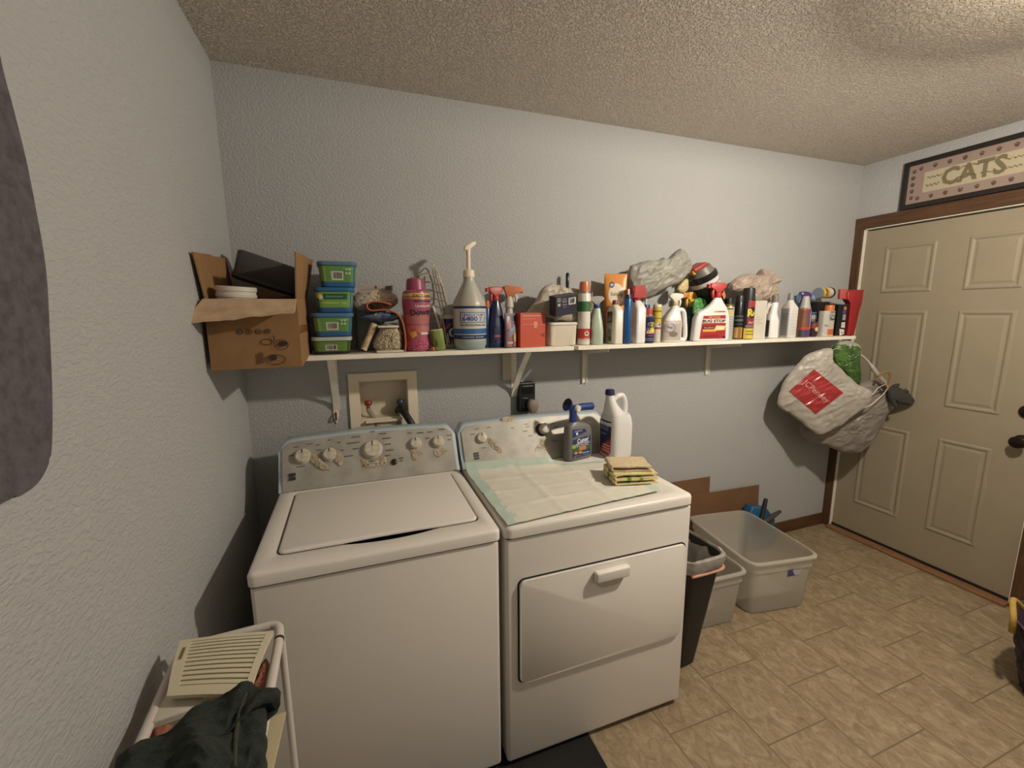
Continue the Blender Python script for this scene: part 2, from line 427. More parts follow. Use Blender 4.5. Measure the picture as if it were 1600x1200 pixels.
# back wall with the recess of the laundry supply box
bm = bmesh.new()
BX0, BX1, BZ0, BZ1 = .436, .647, 1.062, 1.238
add_box(bm, -.1, BX0, 0, .1, 0, RH); add_box(bm, BX1, RW+.1, 0, .1, 0, RH)
add_box(bm, BX0, BX1, 0, .1, 0, BZ0); add_box(bm, BX0, BX1, 0, .1, BZ1, RH)
bmesh.ops.remove_doubles(bm, verts=bm.verts, dist=1e-5)
struct('wall_back', bm, M_wall, smooth=False)
struct('wall_left', bx(-.1, 0, RF, 0, 0, RH), M_wall_l)
# right wall with the doorway
D0, D1, DT = -.05, -.975, 2.05
bm = bmesh.new(); add_box(bm, RW, RW+.1, D0, 0, 0, RH); add_box(bm, RW, RW+.1, RF, D1, 0, RH); add_box(bm, RW, RW+.1, D1, D0, DT, RH)
struct('wall_right', bm, M_wall, smooth=False)
struct('wall_front', bx(-.1, RW+.1, RF-.1, RF, 0, RH), M_wall)
# door
door = bpy.data.objects.new('door_1', None); COL.objects.link(door); door.location = (RW, D0, 0); door['kind'] = 'structure'
def dbox(name, x0, x1, y0, y1, z0, z1, m, bev=0): return obj(name, bx(x0-RW, x1-RW, y0-D0, y1-D0, z0, z1, bev), m, door)
bm = bmesh.new()
sl0, sl1 = -.058, -.968
px0 = RW+.018
add_box(bm, px0-RW, px0+.04-RW, sl1-D0, sl0-D0, .03, 2.035)
def door_panel(y0, y1, z0, z1):
    a, b = y0-D0, y1-D0; x = px0-RW
    for (i, xi) in ((0, .0), (1, -.004), (2, -.001)): pass
    # raised moulding frame and centre field
    def ring(d0, h0, d1, h1):
        P0 = [(x-h0, a-d0, z0+d0), (x-h0, b+d0, z0+d0), (x-h0, b+d0, z1-d0), (x-h0, a-d0, z1-d0)]
        P1 = [(x-h1, a-d1, z0+d1), (x-h1, b+d1, z0+d1), (x-h1, b+d1, z1-d1), (x-h1, a-d1, z1-d1)]
        A = [bm.verts.new(p) for p in P0]; B = [bm.verts.new(p) for p in P1]
        for i in range(4): bm.faces.new((A[i], A[(i+1) % 4], B[(i+1) % 4], B[i]))
        return B
    ring(0, 0.0002, .006, .005); ring(.006, .005, .014, .0055); B = ring(.014, .0055, .024, .0004)
    ring(.024, .0004, .030, .0004); B = ring(.030, .0004, .042, .0035)
    bm.faces.new(B)
for (ya, yb) in ((-.175, -.435), (-.575, -.805)):
    for (za, zb) in ((.235, .80), (.985, 1.53), (1.64, 1.925)): door_panel(ya, yb, za, zb)
obj('door_slab', bm, M_door, door, smooth=False)
bm = bmesh.new()
add_box(bm, -.012, .0, .0, .062, 0, DT+.07, .003); add_box(bm, -.012, 0, D1-D0-.068, D1-D0, 0, DT+.07, .003)
obj('door_casing', bm, M_brown, door, smooth=False)
obj('head_casing', bx(-.014, 0, D1-D0-.068, .062, DT, DT+.07, .003), M_brownx, door, smooth=False)
bm = bmesh.new(); add_box(bm, .0, .06, -.006, 0, 0, DT); add_box(bm, 0, .06, D1-D0, D1-D0+.006, 0, DT); add_box(bm, 0, .06, D1-D0, 0, DT-.006, DT)
obj('door_jamb', bm, M_shelf, door, smooth=False)
obj('threshold', bx(-.045, .06, D1-D0, 0, 0, .016, .004), wood_mat('oak_threshold', (112, 80, 52), (146, 108, 74), 'Y'), door, smooth=False)
obj('door_sweep', bx(.012, .05, D1-D0+.006, -.006, .016, .031), M_dark, door, smooth=False)
M_knob = mat('dark_bronze_metal', (62, 52, 46), 0.25, metal=.9)
def lathe_x(prof, n=28):
    """profile (distance out from the door, radius) turned about the x axis"""
    bm = bmesh.new(); rings = [[bm.verts.new((-d, r*math.cos(2*PI*i/n), r*math.sin(2*PI*i/n))) for i in range(n)] for d, r in prof]
    for a, b in zip(rings, rings[1:]):
        for i in range(n): bm.faces.new((a[i], a[(i+1) % n], b[(i+1) % n], b[i]))
    bm.faces.new(rings[0]); bm.faces.new(rings[-1]); return bm
obj('door_knob', lathe_x([(0, .033), (.004, .033), (.008, .026), (.012, .013), (.03, .012), (.036, .020), (.046, .028), (.058, .030), (.066, .024), (.069, .010)]), M_knob, door, loc=(px0-RW, -.905-D0, .872))
obj('deadbolt', lathe_x([(0, .033), (.006, .033), (.012, .028), (.014, .012), (.026, .011)]), M_knob, door, loc=(px0-RW, -.905-D0, 1.025))
# baseboards
struct('baseboard_back', bx(1.56, RW, -.012, 0, 0, .085, .003), wood_mat('brown_baseboard', (62, 41, 25), (98, 67, 41), 'X'), smooth=False)
struct('baseboard_left', bx(0, .012, RF, 0, 0, .085, .003), M_brownx, smooth=False)
struct('baseboard_right', bx(RW-.012, RW, RF, D1-.07, 0, .085, .003), M_brownx, smooth=False)
# ceiling lamp that gives the light (just outside the picture)
lt = thing('ceiling_light', 'round white ceiling light with a bare bulb', 'light', (LAMP.x, LAMP.y, RH))
obj('lamp_base', loft([(-.145, .030, .030), (-.02, .035, .035), (-.02, .06, .06), (0, .06, .06)]), M_cream, lt)
obj('added_light_shield', loft([(-.150, .205, .205), (-.148, .210, .210), (-.142, .20, .20), (-.130, .07, .07), (-.120, .036, .036)], 40), mat('added_shield_frosted', (220, 212, 196), .5, alpha=.73), lt)  # unseen dish added over the bulb to hold its light off the ceiling
# ------------------------------------------------------------------ framed sign over the door
sg = thing('framed_sign', 'long black framed CATS picture with paw print border above the door', 'sign', (RW, -.24, 2.122))
SW, SH = .62, .265
bm = bmesh.new()
fw = .026
for a in ((0, -SW, 0, fw), (0, -SW, SH-fw, SH)): add_box(bm, -.022, -.001, a[1], a[0], a[2], a[3], .003)
for a in ((0, -fw), (-SW+fw, -SW)): add_box(bm, -.022, -.001, a[1], a[0], fw-.002, SH-fw+.002, .003)
obj('frame', bm, mat('black_frame_wood', (34, 29, 26), .4), sg, smooth=False)
obj('backing', bx(-.012, -.001, -SW+fw-.002, -fw+.002, fw-.002, SH-fw+.002), pm((170, 140, 118), .8), sg, smooth=False)
pmz = plane_map((-.012, -fw, fw), (0, -(SW-2*fw), 0), (0, 0, SH-2*fw))
sh = [('r', 0, 0, 1, 1, (150, 128, 114)), ('r', .135, .24, .865, .76, (178, 164, 134))]
def paw(u, v):
    k = (SW-2*fw)/(SH-2*fw); s = .060; c = (84, 64, 54)
    out = [('e', u, v-.3*s, s*.62/k, s*.5, c)]
    for dx, dy in ((-.62, .25), (-.24, .62), (.24, .62), (.62, .25)): out.append(('e', u+dx*s/k, v+dy*s, s*.2/k, s*.28, c))
    return out
for i in range(8):
    sh += paw(.10+i*.114, .88); sh += paw(.10+i*.114, .12)
for i in range(5):
    sh += paw(.045, .16+.17*i); sh += paw(.955, .16+.17*i)
sh += [('t', 'CATS', .28, .30, .74, .74, (116, 102, 72), .035)]
for i, (a, b, h, x) in enumerate(((.16, .28, .60, .02), (.16, .27, .40, .03), (.74, .85, .60, .02), (.73, .84, .40, .02), (.40, .62, .66, .025), (.38, .66, .42, .03))):
    n = 12
    top = [(a+(b-a)*t/n, h+x*math.sin(t*1.7+i)+.012) for t in range(n+1)]; bot = [(p, q-.022) for p, q in top]
    for t in range(n): sh.append(('p', [top[t], top[t+1], bot[t+1], bot[t]], (112, 92, 62)))
decal(pmz, sh, sg, 'printed_picture', rough=.8)

# ------------------------------------------------------------------ board hanging on the left wall
out = [(p.y, p.z) for p in (at(a, b, x=.022) for a, b in ((0, 784), (30, 776), (58, 756), (74, 730), (81, 700), (82, 620), (78, 520), (72, 420), (55, 320), (40, 245), (20, 165), (2, 95)))]
out = [(-1.62, 1.36), (-1.46, 1.315)]+out+[(-1.21, 2.00), (-1.28, 2.12), (-1.40, 2.18), (-1.58, 2.1), (-1.68, 1.9), (-1.70, 1.6)]
P = [(p.x, p.y) for p in spline([(a, b, 0) for a, b in out], 4, closed=True)]
bm = prism(P, .002, .022, .0025, axis='x')
ib = obj('hanging_board', bm, mat('heather_grey_fabric', (94, 88, 92), .95, rgb2=(76, 70, 75), nscale=70, bump=.6, bscale=120))
tag(ib, 'dark grey fabric covered board with rounded corners hanging on the left wall', 'board')

# ------------------------------------------------------------------ shelf boards and brackets
ZS = 1.380
o = obj('shelf_board', bx(0.004, 1.372, -.25, -.003, ZS-.018, ZS, .0015), M_shelf, smooth=False); tag(o, 'left length of the cream painted wall shelf, above the washing machine', 'shelf')
o = obj('shelf_board', bx(1.394, 3.29, -.25, -.003, ZS-.018, ZS, .0015), M_shelf, smooth=False); tag(o, 'right length of the cream painted wall shelf, running to the door', 'shelf')
def bracket(x, label, drop=.245):
    t = thing('shelf_bracket', label, 'bracket', (x, 0, ZS-.018), group=None)
    w = .014
    obj('wall_leg', bx(-w, w, -.005, -.001, -drop, 0), M_shelf, t, smooth=False)
    obj('shelf_leg', bx(-w, w, -.205, -.001, -.005, -.001), M_shelf, t, smooth=False)
    pts = spline([(0, -.2, -.006), (0, -.165, -.040), (0, -.115, -.088), (0, -.065, -.145), (0, -.025, -.20), (0, -.006, -drop+.004)], 5)
    g = [[V((sx*w, p.y, p.z)) for sx in (-1, 0, 1)] for p in pts]
    obj('curved_brace', slab(g, .004), M_shelf, t)
bracket(.340, 'cream curved metal bracket under the shelf left of the water supply box')
bracket(1.168, 'cream curved metal bracket under the shelf above the black outlet')
o = obj('wood_block', bx(1.105, 1.150, -.020, -.001, 1.205, 1.361, .002), mat('cream_paint_old', (186, 176, 158), .6), smooth=False)
tag(o, 'narrow painted wood strip on the wall beside the bracket above the outlet', 'wood strip')
def standard(px, lab):
    x = at(px, 580, y=0).x
    t = thing('shelf_standard', lab, 'shelf rail', (x, 0, ZS-.018))
    obj('rail', bx(-.014, .014, -.006, -.001, -.20, 0), M_shelf, t, smooth=False)
    obj('rail_lip', bx(-.014, -.010, -.014, -.006, -.20, 0), M_shelf, t, smooth=False)
    obj('rail_lip', bx(.010, .014, -.014, -.006, -.20, 0), M_shelf, t, smooth=False)
    obj('support_arm', prism([(-.235, -.002), (-.016, -.002), (-.016, -.045), (-.235, -.014)], -.002, .002, axis='x'), M_shelf, t, smooth=False)
standard(912, 'slim cream wall rail under the joint of the two shelf boards')
standard(1103, 'slim cream wall rail under the middle of the right shelf board')
# small chipped ornament below the left bracket
t = thing('wall_hook', 'small chipped brown and cream hook on the wall just below the left bracket', 'hook', (.335, 0, 1.085))
obj('hook_plate', prism([(-.010, .035), (.010, .035), (.012, .01), (.006, -.012), (0, -.030), (-.006, -.012), (-.012, .01)], -.006, -.001, .001), M_cream, t)
obj('hook_prong', tube(spline([(0, -.006, .02), (0, -.02, .012), (0, -.022, -.002), (0, -.012, -.008)], 5), .004), mat('rust_brown', (92, 34, 22), .7), t)
# ------------------------------------------------------------------ laundry supply box
t = thing('water_supply_box', 'cream recessed laundry water supply box in the wall behind the washing machine', 'supply box', (.54, 0, 1.15))
bm = bmesh.new(); a, b, c, d = .393-.54, .690-.54, 1.008-1.15, 1.274-1.15
A, B, C, D = BX0-.54, BX1-.54, BZ0-1.15, BZ1-1.15
for q in ((a, A, c, d), (B, b, c, d), (A, B, c, C), (A, B, D, d)): add_box(bm, q[0], q[1], -.010, -.001, q[2], q[3])
obj('flange', bm, M_cream, t, smooth=False)
bm = bmesh.new()
add_box(bm, A, B, .078, .082, C, D); add_box(bm, A, A+.003, -.001, .08, C, D); add_box(bm, B-.003, B, -.001, .08, C, D); add_box(bm, A, B, -.001, .08, C, C+.004); add_box(bm, A, B, -.001, .08, D-.003, D)
obj('recess_liner', bm, mat('cream_box_liner', (214, 202, 180), .5), t, smooth=False)
bm = bx(A+.02, B-.05, -.03, -.008, C-.012, C-.002, .002); obj('drip_lip', bm, M_cream, t, smooth=False)
def valve(px, py, col, x2, lab):
    p = at(px, py, y=.04)-V((.54, 0, 1.15))
    v = obj('water_valve', tube([p+V((0, 0, -.03)), p+V((0, 0, -.005)), p+V((0, -.02, .0))], .009, 10), mat('brass_dull', (120, 100, 72), .4, metal=.6), t)
    k = obj('valve_handle', loft([(-.010, .015, .015), (0, .018, .018), (.010, .014, .014)], 16), pm(col), v, loc=p+V((0, -.02, .005)))
    h = obj('supply_hose', tube(spline([p+V((0, -.0, -.03)), p+V((x2*.4, -.03, -.07)), p+V((x2, -.075, -.14)), p+V((x2*1.05, -.08, -.24))], 6), .0120, 10), mat('grey_rubber_hose', (150, 144, 132), .5), v)
valve(575, 630, (150, 44, 34), .055, '')
valve(625, 628, (40, 62, 92), -.02, '')
obj('drain_hose', tube(spline([V((.605, .05, 1.08))-V((.54, 0, 1.15)), V((.61, .0, 1.10))-V((.54, 0, 1.15)), V((.635, -.05, 1.07))-V((.54, 0, 1.15)), V((.665, -.075, 1.00))-V((.54, 0, 1.15)), V((.67, -.075, .90))-V((.54, 0, 1.15))], 6), .016, 12), mat('black_rubber', (30, 29, 28), .5), t)
# outlet
t = thing('dryer_outlet', 'black dryer power outlet with grey plug on the wall behind the dryer', 'outlet', (1.225, 0, 1.115))
obj('outlet_box', bx(-.042, .042, -.045, -.001, -.072, .075, .003), M_black, t, smooth=False)
bm = bmesh.new(); add_box(bm, -.03, .03, -.049, -.044, .02, .06, .002); add_box(bm, -.03, .0, -.049, -.044, -.06, .0, .002)
obj('outlet_face', bm, mat('black_gloss', (14, 14, 15), .25), t, smooth=False)
pl = obj('power_plug', loft([(-.055, .014, .012, 3), (-.045, .022, .016, 3), (-.02, .028, .02, 3), (.0, .027, .02, 3), (.012, .018, .014, 3)], 20), mat('grey_rubber_plug', (138, 126, 112), .6), t, loc=(.02, -.068, -.02))
obj('power_cord', tube([(0, 0, -.05), (0, .0, -.11), (-.0, .02, -.22)], .008), M_black, pl)

# ------------------------------------------------------------------ washing machine
GX0, GX1, GY, GZ = .132, .8165, -.838, .880
wm = thing('washing_machine', 'white top loading washing machine with closed lid, left of the dryer', 'washing machine', (GX0, GY, 0))
def W2(x, y, z): return V((x-GX0, y-GY, z))
gw = GX1-GX0
body_d = .60
obj('cabinet', bx(0.004, gw-.004, .006, body_d, .02, GZ-.040, .012, 3), M_white, wm)
obj('dark_seam', bx(.010, gw-.010, .010, body_d-.01, GZ-.046, GZ-.030), M_dark, wm, smooth=False)
# top deck with lid well
bm = bmesh.new()
LX0, LX1, LY0, LY1 = .062, gw-.05, .085, .520
def front_split(P, dip=0):
    """subdivide the long front edge, optionally bowing its middle forward for the finger scoop"""
    ym = min(p[1] for p in P); out = []
    for i in range(len(P)):
        a, b = P[i], P[(i+1) % len(P)]; out.append(a)
        if abs(a[1]-ym) < 1e-4 and abs(b[1]-ym) < 1e-4 and abs(a[0]-b[0]) > .2:
            for k in range(1, 48):
                x = a[0]+(b[0]-a[0])*k/48; f = (x-LX0)/(LX1-LX0)
                out.append((x, ym-dip*max(0, math.sin(PI*min(1, max(0, (f-.30)/.46))))**.8))
    return out
def deck_sec(inset, z): return rrect(inset, gw-inset, inset, body_d-inset, .02-min(inset, .01))
loops = []
for ins, z in ((0, GZ-.036), (0, GZ-.010), (.003, GZ-.004), (.010, GZ)):
    loops.append([bm.verts.new((x, y, z)) for x, y in front_split(deck_sec(ins, z))])
for a, b in zip(loops, loops[1:]):
    n = len(a)
    for i in range(n): bm.faces.new((a[i], a[(i+1) % n], b[(i+1) % n], b[i]))
bm.faces.new(loops[0][::-1])
hole = [[bm.verts.new((x, y, z)) for x, y in front_split(rrect(LX0-e, LX1+e, LY0-e, LY1+e, .022+e), .017)] for e, z in ((.010, GZ), (.006, GZ-.003), (.0035, GZ-.012), (.0035, GZ-.03))]
for i in range(len(loops[-1])):
    n = len(loops[-1]); bm.faces.new((loops[-1][i], loops[-1][(i+1) % n], hole[0][(i+1) % n], hole[0][i]))
for a, b in zip(hole, hole[1:]):
    for i in range(n): bm.faces.new((a[i], a[(i+1) % n], b[(i+1) % n], b[i]))
bm.faces.new(hole[-1])
# finger scoop: a dip in front of the lid
obj('top_deck', bm, M_white, wm, ang=50)
lid = bmesh.new()
P = [(x, y) for x, y in rrect(LX0, LX1, LY0, LY1, .02, 6)]
loops = []
def lidpts(ins):
    out = []
    for x, y in rrect(LX0+ins, LX1-ins, LY0+ins, LY1-ins, .02-ins*.5, 6): out.append((x, y))
    # scoop along the front edge
    res = []
    for x, y in out: res.append((x, y))
    # subdivide the front edge (last corner -> first corner runs +x at y = LY0)
    a, b = res[20], res[21] if len(res) > 21 else res[0]
    return res
def lid_outline(ins):
    base = lidpts(ins); out = []
    n = len(base)
    for i in range(n):
        a, b = base[i], base[(i+1) % n]; out.append(a)
        if abs(a[1]-(LY0+ins)) < 1e-4 and abs(b[1]-(LY0+ins)) < 1e-4 and abs(a[0]-b[0]) > .2:
            for k in range(1, 40):
                x = a[0]+(b[0]-a[0])*k/40; f = (x-LX0)/(LX1-LX0)
                d = .004*max(0, math.sin(PI*min(1, max(0, (f-.28)/.50))))**.8
                out.append((x, LY0+ins+d))
    return out
for ins, z in ((.0, GZ-.003), (.0, GZ+.001), (.002, GZ+.004), (.006, GZ+.0055)):
    loops.append([lid.verts.new((x, y, z)) for x, y in lid_outline(ins)])
for a, b in zip(loops, loops[1:]):
    n = len(a)
    for i in range(n): lid.faces.new((a[i], a[(i+1) % n], b[(i+1) % n], b[i]))
lid.faces.new(loops[0][::-1]); lid.faces.new(loops[-1])
obj('lid', lid, M_white, wm, ang=40)
bm = bx(LX0+.17, LX1-.12, LY0-.0195, LY0+.05, GZ-.029, GZ-.018); obj('scoop_shade', bm, M_dark, wm, smooth=False)  # dark slab standing in for the shade inside the scoop and under the lid
# control console
M_panel = mat('silver_grey_panel', (172, 168, 158), .45, metal=.15, rgb2=(152, 148, 138), nscale=14)
M_blue = mat('pale_blue_grey_edge', (178, 192, 198), .4)
M_rust = mat('rusty_tape_residue', (190, 164, 124), .35, rgb2=(212, 204, 186), nscale=60, bump=.3, bscale=90, alpha=.72)
M_knobw = mat('worn_white_knob', (206, 198, 180), .35, noise_amt=.25, nscale=60)
def console(par, w, xoff, arch):
    """sloping backguard; returns map from (u along x, v up) to the sloped face"""
    y0, y1, zb, zt = .545, .640, GZ+.001, 1.050
    N = 28
    bm = bmesh.new(); rows = []
    r = .03
    for i in range(N+1):
        u = i/N; x = xoff+w*u
        e = min(u, 1-u)*w
        h = zt+arch*math.sin(PI*u) - (r-math.sqrt(max(0, r*r-(r-min(e, r))**2)))
        f = (h-zb)/(zt-zb)
        yt = y0+(y1-y0)*f
        rows.append([(x, y0-.004, zb), (x, y0+(y1-y0)*.3, zb+(h-zb)*.3), (x, yt-.004, h-.010), (x, yt+.004, h-.002), (x, yt+.012, h), (x, yt+.07, h-.004), (x, yt+.085, h-.02), (x, .735, zb)])
    vs = [[bm.verts.new(p) for p in r_] for r_ in rows]
    for a, b in zip(vs, vs[1:]):
        for k in range(len(a)-1): bm.faces.new((a[k], b[k], b[k+1], a[k+1]))
        bm.faces.new((a[-1], b[-1], b[0], a[0]))
    bm.faces.new(vs[0]); bm.faces.new(vs[-1][::-1])
    c = obj('control_console', bm, M_blue, par, ang=50)
    # panel face
    bm = bmesh.new(); rows = []
    nrm = V((0, -(zt-zb), (y1-y0))).normalized()
    def mp(u, v, off):
        x = xoff+w*u; h = zt+arch*math.sin(PI*max(0, min(1, u)))
        z = zb+(h-zb)*v; f = (z-zb)/(zt-zb); return V((x, y0-.002*(1-f)+(y1-y0)*f, z))+nrm*(off+.003)
    g = []
    u0, u1 = .016/w*.7+.004, 1-(.016/w*.7+.004)
    for i in range(25):
        u = u0+(u1-u0)*i/24; e = min(u-u0, u1-u)*w; rr = .02
        top = .952-(rr-math.sqrt(max(0, rr*rr-(rr-min(e, rr))**2)))/.17
        g.append([mp(u, .0+(top-.0)*j/6, 0) for j in range(7)])
    obj('control_panel', slab(g, .003), M_panel, c, ang=50)
    return c, mp, nrm
wc, wmp, wn = console(wm, gw, 0, .012)
def on_console(par, px, py):
    """position on the sloped console face in the parent's space"""
    b = V((0, GY+.545-.002, GZ)); n = V((0, -.17, .095)).normalized()
    return atp(px, py, b+n*.0045, n)-par.location
def knob(par, host, px, py, r, h=.022, m=None):
    p = on_console(par, px, py); q = V((0, -.17, .095)).normalized().to_track_quat('Z', 'Y').to_euler()
    k = obj('control_knob', loft([(0, r*1.08, r*1.08), (.004, r*1.08, r*1.08), (.006, r*.98, r*.98), (h-.004, r*.90, r*.90), (h-.001, r*.82, r*.82), (h, r*.6, r*.6)], 28), m or M_knobw, host, loc=p, rot=q)
    obj('knob_pointer', bx(-.0015, .0015, r*.3, r*.85, h-.0005, h+.0012), M_ink, k, smooth=False)
    return k
def flap(par, host, pts, amp=.003, seed=1, th=.006):
    P = [on_console(par, a, b) for a, b in pts]
    obj('peeling_tape', inflate(P, (0, -.17, .095), th*.45, .001, amp*1.3, 90, 8, seed=seed), M_rust, host)
for a in ((473, 713, .028), (515, 710, .025), (582, 702, .036), (649, 693, .024), (684, 690, .024)): knob(wm, wc, *a)
flap(wm, wc, [(482, 708), (496, 712), (508, 724), (516, 733), (505, 735), (492, 727), (484, 720)], seed=1, th=.012)
flap(wm, wc, [(520, 703), (532, 706), (537, 716), (532, 728), (524, 722), (519, 712)], seed=2, th=.012)
flap(wm, wc, [(563, 716), (574, 722), (590, 722), (602, 714), (603, 724), (592, 729), (574, 731), (566, 726)], seed=3, th=.004)
flap(wm, wc, [(640, 702), (656, 704), (662, 708), (652, 712), (650, 720), (645, 718), (643, 709)], seed=4, th=.005)
flap(wm, wc, [(678, 703), (692, 700), (700, 704), (690, 712), (682, 714)], seed=5, th=.003)
# printed marks
def uv(par, mp, px, py, w, x0):
    p = on_console(par, px, py); return (p.x-x0)/w, (p.z-GZ)/(1.05-GZ+.006)
def marks(par, host, mp, w, lst, extra=()):
    sh = []
    for (a, b, c) in lst:
        u, v = uv(par, mp, a, b, w, 0); sh.append(('r', u-c/2, v-.008, u+c/2, v+.008, (84, 80, 76)))
    sh += extra
    d = decal(mp, sh, host, 'printed_markings', off=.0022)
    pn = [c for c in host.children if c.name.startswith('control_panel')][0]
    b2 = bmesh.new(); b2.from_mesh(pn.data); nb = len(b2.faces); k0 = len(pn.data.materials); b2.from_mesh(d.data); b2.faces.ensure_lookup_table()
    for f in b2.faces[nb:]: f.material_index += k0
    for m_ in d.data.materials: pn.data.materials.append(m_)
    b2.to_mesh(pn.data); b2.free(); bpy.data.objects.remove(d)
mk = [(463, 699, .03), (484, 695, .03), (455, 712, .03), (498, 705, .03), (470, 730, .045), (515, 690, .02), (530, 694, .02), (497, 697, .02), (535, 706, .02),
      (556, 686, .05), (552, 695, .07), (556, 704, .035), (545, 715, .05), (582, 678, .03), (598, 681, .04), (604, 688, .05), (606, 697, .035), (609, 706, .045), (606, 714, .03),
      (640, 679, .025), (657, 678, .04), (672, 676, .03), (690, 671, .04), (668, 686, .025), (702, 680, .03), (702, 687, .02), (627, 718, .025), (627, 722, .02), (580, 723, .03)]
ex = []
for px in (568, 575, 582, 588, 594, 601):
    u, v = uv(wm, wmp, px, 730-(px-568)*.14, gw, 0); ex.append(('e', u, v, .0035, .014, (20, 18, 18)))
u, v = uv(wm, wmp, 457, 746, gw, 0)
for k in range(2): ex.append(('r', u-.017, v-.07+k*.075, u+.017, v-.01+k*.075, (58, 46, 50)))
for k in range(6):
    uu, vv = uv(wm, wmp, 500+k*30, 676-k*2.1, gw, 0); ex.append(('r', uu-.02, vv-.003, uu+.025, vv+.003, (140, 134, 124)))
marks(wm, wc, wmp, gw, mk, ex)
p = on_console(wm, 616, 722); obj('start_button', loft([(0, .012, .012), (.006, .012, .012), (.008, .009, .009)], 20), mat('dark_red_button', (46, 24, 26), .3), wc, loc=p, rot=V((0, -.17, .095)).to_track_quat('Z', 'Y').to_euler())

# ------------------------------------------------------------------ dryer
YX0, YX1 = .8275, 1.5555
yw = YX1-YX0; YY = -.844
dr = thing('clothes_dryer', 'white front loading clothes dryer with a drop down door, right of the washing machine', 'dryer', (YX0, YY, 0))
obj('cabinet', bx(0.003, yw-.003, .006, .61, .02, GZ-.040, .012, 3), M_white, dr)
obj('dark_seam', bx(.010, yw-.010, .010, .60, GZ-.044, GZ-.034), M_dark, dr, smooth=False)
obj('toe_kick', bx(.02, yw-.02, .03, .58, .0, .03), M_dark, dr, smooth=False)
obj('toe_kick', bx(.02, gw-.02, .03, .58, .0, .03), M_dark, wm, smooth=False)
bm = bmesh.new(); loops = []
for ins, z in ((0, GZ-.036), (0, GZ-.012), (.003, GZ-.004), (.010, GZ), (.055, GZ), (.060, GZ-.003)):
    loops.append([bm.verts.new((x, y, z)) for x, y in rrect(ins, yw-ins, ins, .61-ins, .026-min(ins, .012))])
for a, b in zip(loops, loops[1:]):
    n = len(a)
    for i in range(n): bm.faces.new((a[i], a[(i+1) % n], b[(i+1) % n], b[i]))
bm.faces.new(loops[0][::-1]); bm.faces.new(loops[-1])
obj('top_deck', bm, M_white, dr, ang=50)
# drop-down door
dxa, dxb, dza, dzb = .874-YX0, 1.527-YX0, .325, .694
bm = prism(rrect(dxa-.005, dxb+.005, dza-.005, dzb+.005, .022), .0035, .010); obj('door_gap', bm, M_dark, dr, smooth=False)
bm = prism(rrect(dxa, dxb, dza, dzb, .020), -.006, .008, .004); dd = obj('door', bm, M_white, dr, ang=40)
ho = V((1.205-YX0, 0, .655))
obj('door_handle', bx(-.067, .067, -.030, -.006, -.018, .022, .008, 4), M_white, dd, loc=ho)
bm = prism(rrect(-.055, .055, -.052, .01, .03), -.0068, -.004); obj('handle_cup', bm, mat('enamel_cup', (196, 188, 178), .3), dd, loc=ho, smooth=False)
yc, ymp, yn = console(dr, yw, 0, .008)
# worn dryer panel knobs
k1 = knob(dr, yc, 752, 685, .024); 
p = on_console(dr, 846, 672); q = V((0, -.17, .095)).to_track_quat('Z', 'Y').to_euler()
bm = loft([(0, .038, .038), (.004, .038, .038)], 32); obj('timer_ring', bm, M_knobw, yc, loc=p, rot=q)
bm = loft([(0.004, .031, .031), (.006, .031, .031)], 32); obj('timer_recess', bm, M_dark, yc, loc=p, rot=q)
knob(dr, yc, 849, 671, .026, .034)
flap(dr, yc, [(758, 682), (768, 686), (778, 694), (785, 706), (781, 710), (771, 702), (762, 694)], seed=6, th=.014)
flap(dr, yc, [(843, 684), (851, 684), (856, 694), (862, 706), (846, 709), (832, 706), (838, 695)], seed=7, th=.008)
flap(dr, yc, [(785, 652), (802, 652), (803, 659), (786, 661)], amp=.002, seed=8, th=.008)
mk = [(744, 670, .03), (763, 668, .03), (738, 678, .03), (755, 700, .03), (822, 664, .03), (824, 668, .03), (820, 675, .03), (828, 682, .03), (864, 663, .03), (868, 668, .03), (865, 690, .03), (800, 670, .02)]
u, v = uv(dr, ymp, 745, 713, yw, 0)
ex = [('r', u-.02, v-.07+k*.055, u+.012, v-.03+k*.055, (44, 38, 38)) for k in range(3)]
marks(dr, yc, ymp, yw, mk, ex)

# ------------------------------------------------------------------ things on the appliances
DZ = GZ+.001
# disposable pad on the dryer
A, B, C, D = [at(a, b, z=GZ+.004) for a, b in ((727, 737), (958, 720), (1031, 767), (793, 822))]
NI, NJ = 46, 60
g = []
for i in range(NI+1):
    v = i/NI; row = []
    for j in range(NJ+1):
        u = j/NJ; p = (A*(1-u)+B*u)*(1-v)+(D*(1-u)+C*u)*v
        h = .0022
        for q, amp in ((.25, .006), (.5, .005), (.75, .006)):
            h += amp*math.exp(-((v-q-.012*noise.noise(V((u*5, q*9, 1))))/.018)**2)*(.4+.6*abs(noise.noise(V((u*4, q*3, 0)))*2))
        for q, amp in ((.34, .003), (.66, .003)):
            h += amp*math.exp(-((u-q-.012*noise.noise(V((v*5, q*9, 4))))/.014)**2)
        h += .0016*ridge(p, 26)
        e = min(u, 1-u, v, 1-v)
        h += .004*max(0, noise.noise(V((u*9, v*9, 7))))*max(0, 1-e/.06)
        if v < .16 and u < .62:
            t = (.16-v)/.16; h += .035*t*t*(1 if u < .55 else (.62-u)/.07); p = p+V((0, .006*t, 0))
        row.append(V((p.x+.003*noise.noise(V((u*7, v*7, 2)))*(1 if e < .03 else 0), p.y, p.z+h)))
    g.append(row)
bm = slab(g, .0018)
M_padw = mat('quilted_white_pad', (218, 214, 200), .9, noise_amt=.06, nscale=25, bump=.4, bscale=140)
M_mint = mat('mint_green_film', (178, 200, 186), .4, rgb2=(192, 206, 192), nscale=20, bump=.5, bscale=70)
